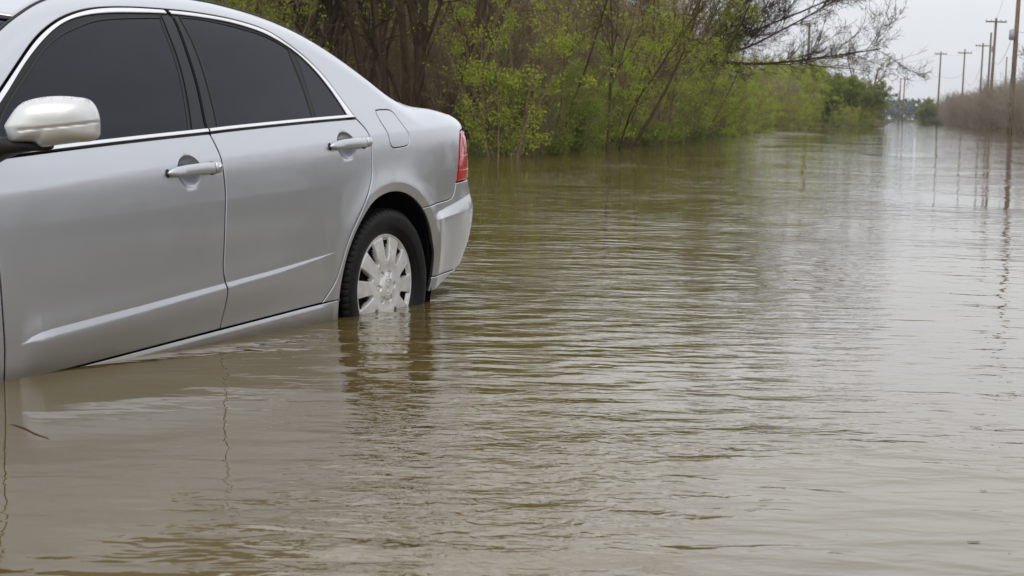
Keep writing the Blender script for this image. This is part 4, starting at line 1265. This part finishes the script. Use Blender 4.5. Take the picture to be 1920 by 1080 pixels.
# grey brush along the right shore
for k in range(100):
    y = 96 + 185 * (k / 100) + R_.uniform(-1.5, 1.5); x = float(shoreR(y)) + R_.uniform(-.3, 3.0 + (k % 3) * 3)
    if abs(pxof(x, y)) > 2150: continue
    put(greybrush[R_.randrange(3)], 'bare_brush', (x, y, zg(x, y)), R_.uniform(0, 6), (R_.uniform(.95, 1.2),) * 2 + (R_.uniform(.80, 1.32),), 'grey-brown leafless brush clump along the right shore', 'brush', 'leafless brush along the right shore')
for x, y, s, lb in ((70.5, 286, .95, 'soft green bush at the left end of the brush on the right shore'), (74.5, 300, .75, 'second soft green bush behind the left end of the right brush'), (69, 270, .6, 'low green bush beside the pole at the water edge')):
    put(bushy[1], 'green_bush', (x, y, zg(x, y)), y, (s, s, s * .95), lb, 'bush')
for k in range(40):
    y = R_.uniform(290, 445); x = float(shoreR(y)) + R_.uniform(0, 12)
    put(bushy[1] if R_.random() < .6 else greybrush[R_.randrange(3)], 'distant_shrub', (x, y, zg(x, y)), R_.uniform(0, 6), R_.uniform(.55, .8), 'small shrub far along the right shore of the flooded road', 'shrub', 'distant shrubs along the right shore')
for x, y, s, rz, lb in ((38.5, 122, .95, 1, 'tall bare tree at the right edge beyond the near utility pole'), (44, 138, 1.05, 2.4, 'bare tree behind the brush right of the nearest utility pole'), (42.0, 128, .8, 4.4, 'thin bare tree rising out of the brush at the right edge')):
    put(bare_tree[int(rz) % 2], 'bare_tree', (x, y, zg(x, y)), rz, s, lb, 'tree')
# brush on the near right shore and the bank beside it (mirrored in the doors)
for k in range(30):
    y = R_.uniform(-45, 92); x = float(shoreR(y)) + R_.uniform(0, 5)
    if pxof(x, max(y, 1)) < 2000 and y > 0: continue
    put(greybrush[R_.randrange(3)] if R_.random() < .6 else brown[R_.randrange(4)], 'bare_brush', (x, y, zg(x, y)), R_.uniform(0, 6), R_.uniform(.7, 1.0), 'grey-brown leafless brush clump along the right shore', 'brush', 'leafless brush along the right shore')

# far wood closing the view
WOODM = mat('far_wood', (.050, .062, .040), .95)
nb = NB(WOODM); n_ = nb.noise(nb.pos(), .45, 6, .7); nb.l(nb.mix(nb.rng(n_, .35, .7), (.030, .042, .026), (.085, .095, .055)), nb.b.inputs['Base Color'])
rng = np.random.default_rng(3); V = []; Fs = []
N = 26000
X = rng.uniform(60, 420, N); Yv = rng.uniform(540, 620, N)
top = 5.2 + 1.6 * np.sin(X * .11) + 1.0 * np.sin(X * .37 + 1) + .6 * np.sin(X * 1.1)
Z = rng.random(N) ** .7 * top
s = rng.uniform(.5, 1.1, N)
a = rng.normal(0, 1, (N, 3)); b = rng.normal(0, 1, (N, 3))
p = np.stack([X, Yv, Z], 1)
V = np.stack([p, p + a * s[:, None], p + b * s[:, None]], 1).reshape(-1, 3)
tag(link('far_wood', mesh_np('far_wood', V, np.arange(N * 3).reshape(-1, 3), False), None, WOODM), 'low dark wood closing the view at the far end of the flooded road', kind='stuff', cat='wood')

# grass tufts at the near water edge
rng = np.random.default_rng(8)
N = 9000
yy = 27 + 45 * rng.random(N) ** 1.6; xx = shoreL(yy) - rng.gamma(1.2, .45, N) + .15
zz = hgt(xx, yy); p = np.stack([xx, yy, zz - .03], 1)
L = rng.uniform(.08, .26, N)[:, None]; dr = rng.normal(0, .45, (N, 3)); dr[:, 2] = 1; dr /= np.linalg.norm(dr, axis=1, keepdims=True)
w = rng.normal(0, 1, (N, 3)); w[:, 2] = 0; w /= np.linalg.norm(w, axis=1, keepdims=True)
V = np.stack([p - w * .012, p + w * .012, p + dr * L], 1).reshape(-1, 3)
GRASSM = leafm('grass_blade', (.08, .12, .02), (.14, .17, .03), (.22, .20, .08))
tag(link('grass', mesh_np('grass', V, np.arange(N * 3).reshape(-1, 3), False), None, GRASSM), 'thin grass and weeds along the muddy edge of the left bank', 'grass', kind='stuff')

# ------------------------------------------------------------------ utility poles
POLE = bark('pole_wood', (.13, .085, .055), (.21, .155, .10), 3)
POLEG = bark('pole_wood_green', (.12, .12, .06), (.19, .17, .09), 3)
METAL = mat('galvanised_metal', (.30, .31, .33), .5, .6)
INSUL = mat('insulator', (.25, .25, .26), .3)
WIREM = mat('wire', (.10, .10, .11), .6)


def cyl(name, p0, p1, r0, r1, m, parent, sides=12):
    return link(name, tube(name, [p0, ((np.array(p0) + np.array(p1)) / 2), p1], [r0, (r0 + r1) / 2, r1], sides), parent, m)


def pole(x, y, h, lean, label, arm=None, kit=None, r=.15, m=POLE, az=.22):
    o = empty('utility_pole', (x, y, -.6)); tag(o, label, 'utility pole', 'wooden utility poles along the flooded road')
    o.rotation_euler = (0, lean, 0)
    cyl('pole_shaft', (0, 0, -.5), (0, 0, h + .6), r, r * .66, m, o)
    if arm:
        for (z_, w_) in arm:
            c, s_ = math.cos(-az), math.sin(-az)
            me = boxm('crossarm', -w_ / 2, w_ / 2, -.06 - r, .06 - r, z_ + .54, z_ + .68)
            a_ = link('crossarm', me, o, m); a_.rotation_euler = (0, 0, -az)
            for q in (-.46, -.22, .22, .46):
                link('insulator', tube('insulator', [(q * w_, -r, z_ + .68), (q * w_, -r, z_ + .76), (q * w_, -r, z_ + .84)], [.03, .06, .03], 8), a_, INSUL)
    if kit:
        for z_, dx in kit:
            link('transformer', tube('transformer', [(dx, -.1, z_ + .2), (dx, -.1, z_ + .25), (dx, -.1, z_ + .85), (dx, -.1, z_ + .95)], [.16, .20, .20, .08], 14), o, METAL)
    return o


# (x, depth, height above the water, lean, ...)
def PX(px_, d): return (px_ - 960) / 3160.44 * d


pole(PX(1500.5, 118), 118, 7.15, .004, 'lone brown pole in front of the bushes on the left bank', r=.115)
pole(PX(1881.5, 118), 118, 12.2, .018, 'nearest and thickest utility pole, cut by the top of the picture at the right', kit=[(6.75, -.32)], r=.20)
pole(PX(1842.0, 176), 176, 11.3, .022, 'tall utility pole with a wide crossarm left of the nearest pole', arm=[(10.9, 2.1)], r=.19)
pole(PX(1836.5, 205), 205, 11.3, .012, 'brown utility pole close behind the tall crossarm pole', kit=[(9.4, .34)], r=.17)
pole(PX(1823.0, 240), 240, 11.6, .010, 'utility pole with a crossarm, third from the right behind the brush', arm=[(11.2, 2.1)], r=.17, m=POLEG)
pole(PX(1789.5, 262), 262, 11.6, .014, 'utility pole with a faint crossarm between the brush and the water-edge pole', arm=[(11.0, 2.1)], r=.17, m=POLEG)
pole(PX(1745.5, 268), 268, 11.4, .012, 'utility pole standing in the water before the green bush left of the brush', arm=[(11.0, 1.9)], r=.18, m=POLEG)
pole(PX(1681.5, 400), 400, 10.6, .008, 'small distant pole at the far end of the flooded road', arm=[(10.0, 2.4)], r=.20)
pole(PX(1674.0, 410), 410, 10.4, .012, 'smallest distant pole just left of the small one at the road end', r=.20)
pole(PX(1869.0, 190), 190, 7.9, .006, 'short thin post rising out of the brush left of the nearest pole', r=.12, m=BARKG)


def wire(a, b, sag, label, r=.012):
    t = np.linspace(0, 1, 30)[:, None]
    p = np.array(a) + (np.array(b) - np.array(a)) * t; p[:, 2] -= sag * 4 * (t * (1 - t))[:, 0]
    o = link('overhead_wire', tube('overhead_wire', p, r * .75, 5, False), None, WIREM)
    tag(o, label, 'wire', 'overhead wires between the poles')


W = lambda px_, d, z_: (PX(px_, d) + z_ * .012, d, z_)
wire(W(1745.5, 268, 11.1), W(1600, 300, 10.8), 1.0, 'top wire running left from the pole standing in the water', .022)
wire(W(1745.5, 268, 7.6), W(1681.5, 400, 10.0), .6, 'wire from the pole in the water to the small distant pole', .028)
wire(W(1745.5, 268, 7.6), W(1789.5, 262, 7.8), .5, 'short low wire joining the two poles at the left end of the brush', .022)
wire(W(1789.5, 262, 7.8), W(1823, 240, 9.0), 2.4, 'slack wire hanging between the second and third poles', .020)
wire(W(1745.5, 268, 11.1), W(1823, 240, 11.3), .8, 'top wire joining the poles over the brush', .016)
wire(W(1842, 176, 7.0), W(1881.5, 118, 7.4), 1.3, 'dark service cable hanging from the nearest pole to the crossarm pole', .020)
wire(W(1881.5, 118, 7.0), (PX(1990, 110), 110, 9.2), 1.0, 'dark service cable looping right from the nearest pole out of the picture', .018)
wire(W(1842, 176, 11.0), (PX(1881, 118), 118, 13.4), .8, 'upper wire from the wide crossarm up past the nearest pole', .014)

# ------------------------------------------------------------------ floating odds and ends
TW = mat('wet_twig', (.06, .04, .025), .5)
o = link('floating_twig', tube('floating_twig', [(-1.262, 4.15, -.004), (-1.225, 4.115, .0005), (-1.185, 4.07, .0012), (-1.145, 4.01, .0012), (-1.10, 3.96, .0005), (-1.072, 3.925, -.004)], [.0016, .0020, .0019, .0016, .0013, .001], 6), None, TW)
tag(o, 'thin curved twig poking out of the water below the front door', 'twig')
DRY = mat('dead_leaf', (.10, .065, .03), .6)
for x, y, s, lb in ((1.142, 15.06, .030, 'tiny yellow leaf floating beyond the bumper'), (1.564, 5.48, .030, 'brown sliver floating near the right edge of the picture'), (1.543, 5.151, .012, 'tiny brown speck floating just below the sliver at the right'), (.716, 4.61, .012, 'tiny brown leaf floating in the foreground centre'),
                    (1.224, 4.36, .020, 'thin dark sliver floating at the right, well below the larger brown sliver'), (1.034, 3.60, .010, 'dark speck floating low down at the right edge of the water'),
                    (.891, 3.15, .016, 'dark sliver floating nearest to the bottom right corner'), (-.158, 3.75, .011, 'small rusty leaf floating in the rippled water below the rear wheel'),
                    (.43, 11.0, .016, 'tiny pale leaf floating off the rear bumper')):
    a = np.linspace(0, 2 * np.pi, 14, endpoint=False)
    s *= .7
    V = [(0, 0, .0012)] + [(s * 1.2 * math.cos(t), s * .40 * math.sin(t) * (1 + .3 * math.sin(3 * t)), .0004 + .0010 * abs(math.sin(2 * t))) for t in a]
    F = np.array([[0, 1 + k, 1 + (k + 1) % 14] for k in range(14)])
    l_ = link('floating_leaf', mesh_np('floating_leaf', V, F, True), None, DRY); l_.location = (x, y, .001); tag(l_, lb, 'leaf')

# ------------------------------------------------------------------ damp air over the flood
hz = boxm('haze', -480, 650, -240, 860, -1.5, 22)
HAZE = bpy.data.materials.new('haze_air'); HAZE.use_nodes = True
ht = HAZE.node_tree; ht.nodes.remove(ht.nodes['Principled BSDF'])
pv = ht.nodes.new('ShaderNodeVolumePrincipled'); pv.inputs['Color'].default_value = (.93, .95, 1, 1); pv.inputs['Density'].default_value = .0003
ht.links.new(pv.outputs[0], ht.nodes['Material Output'].inputs['Volume'])
tag(link('haze', hz, None, HAZE), 'thin damp haze over the flooded road', kind='stuff')
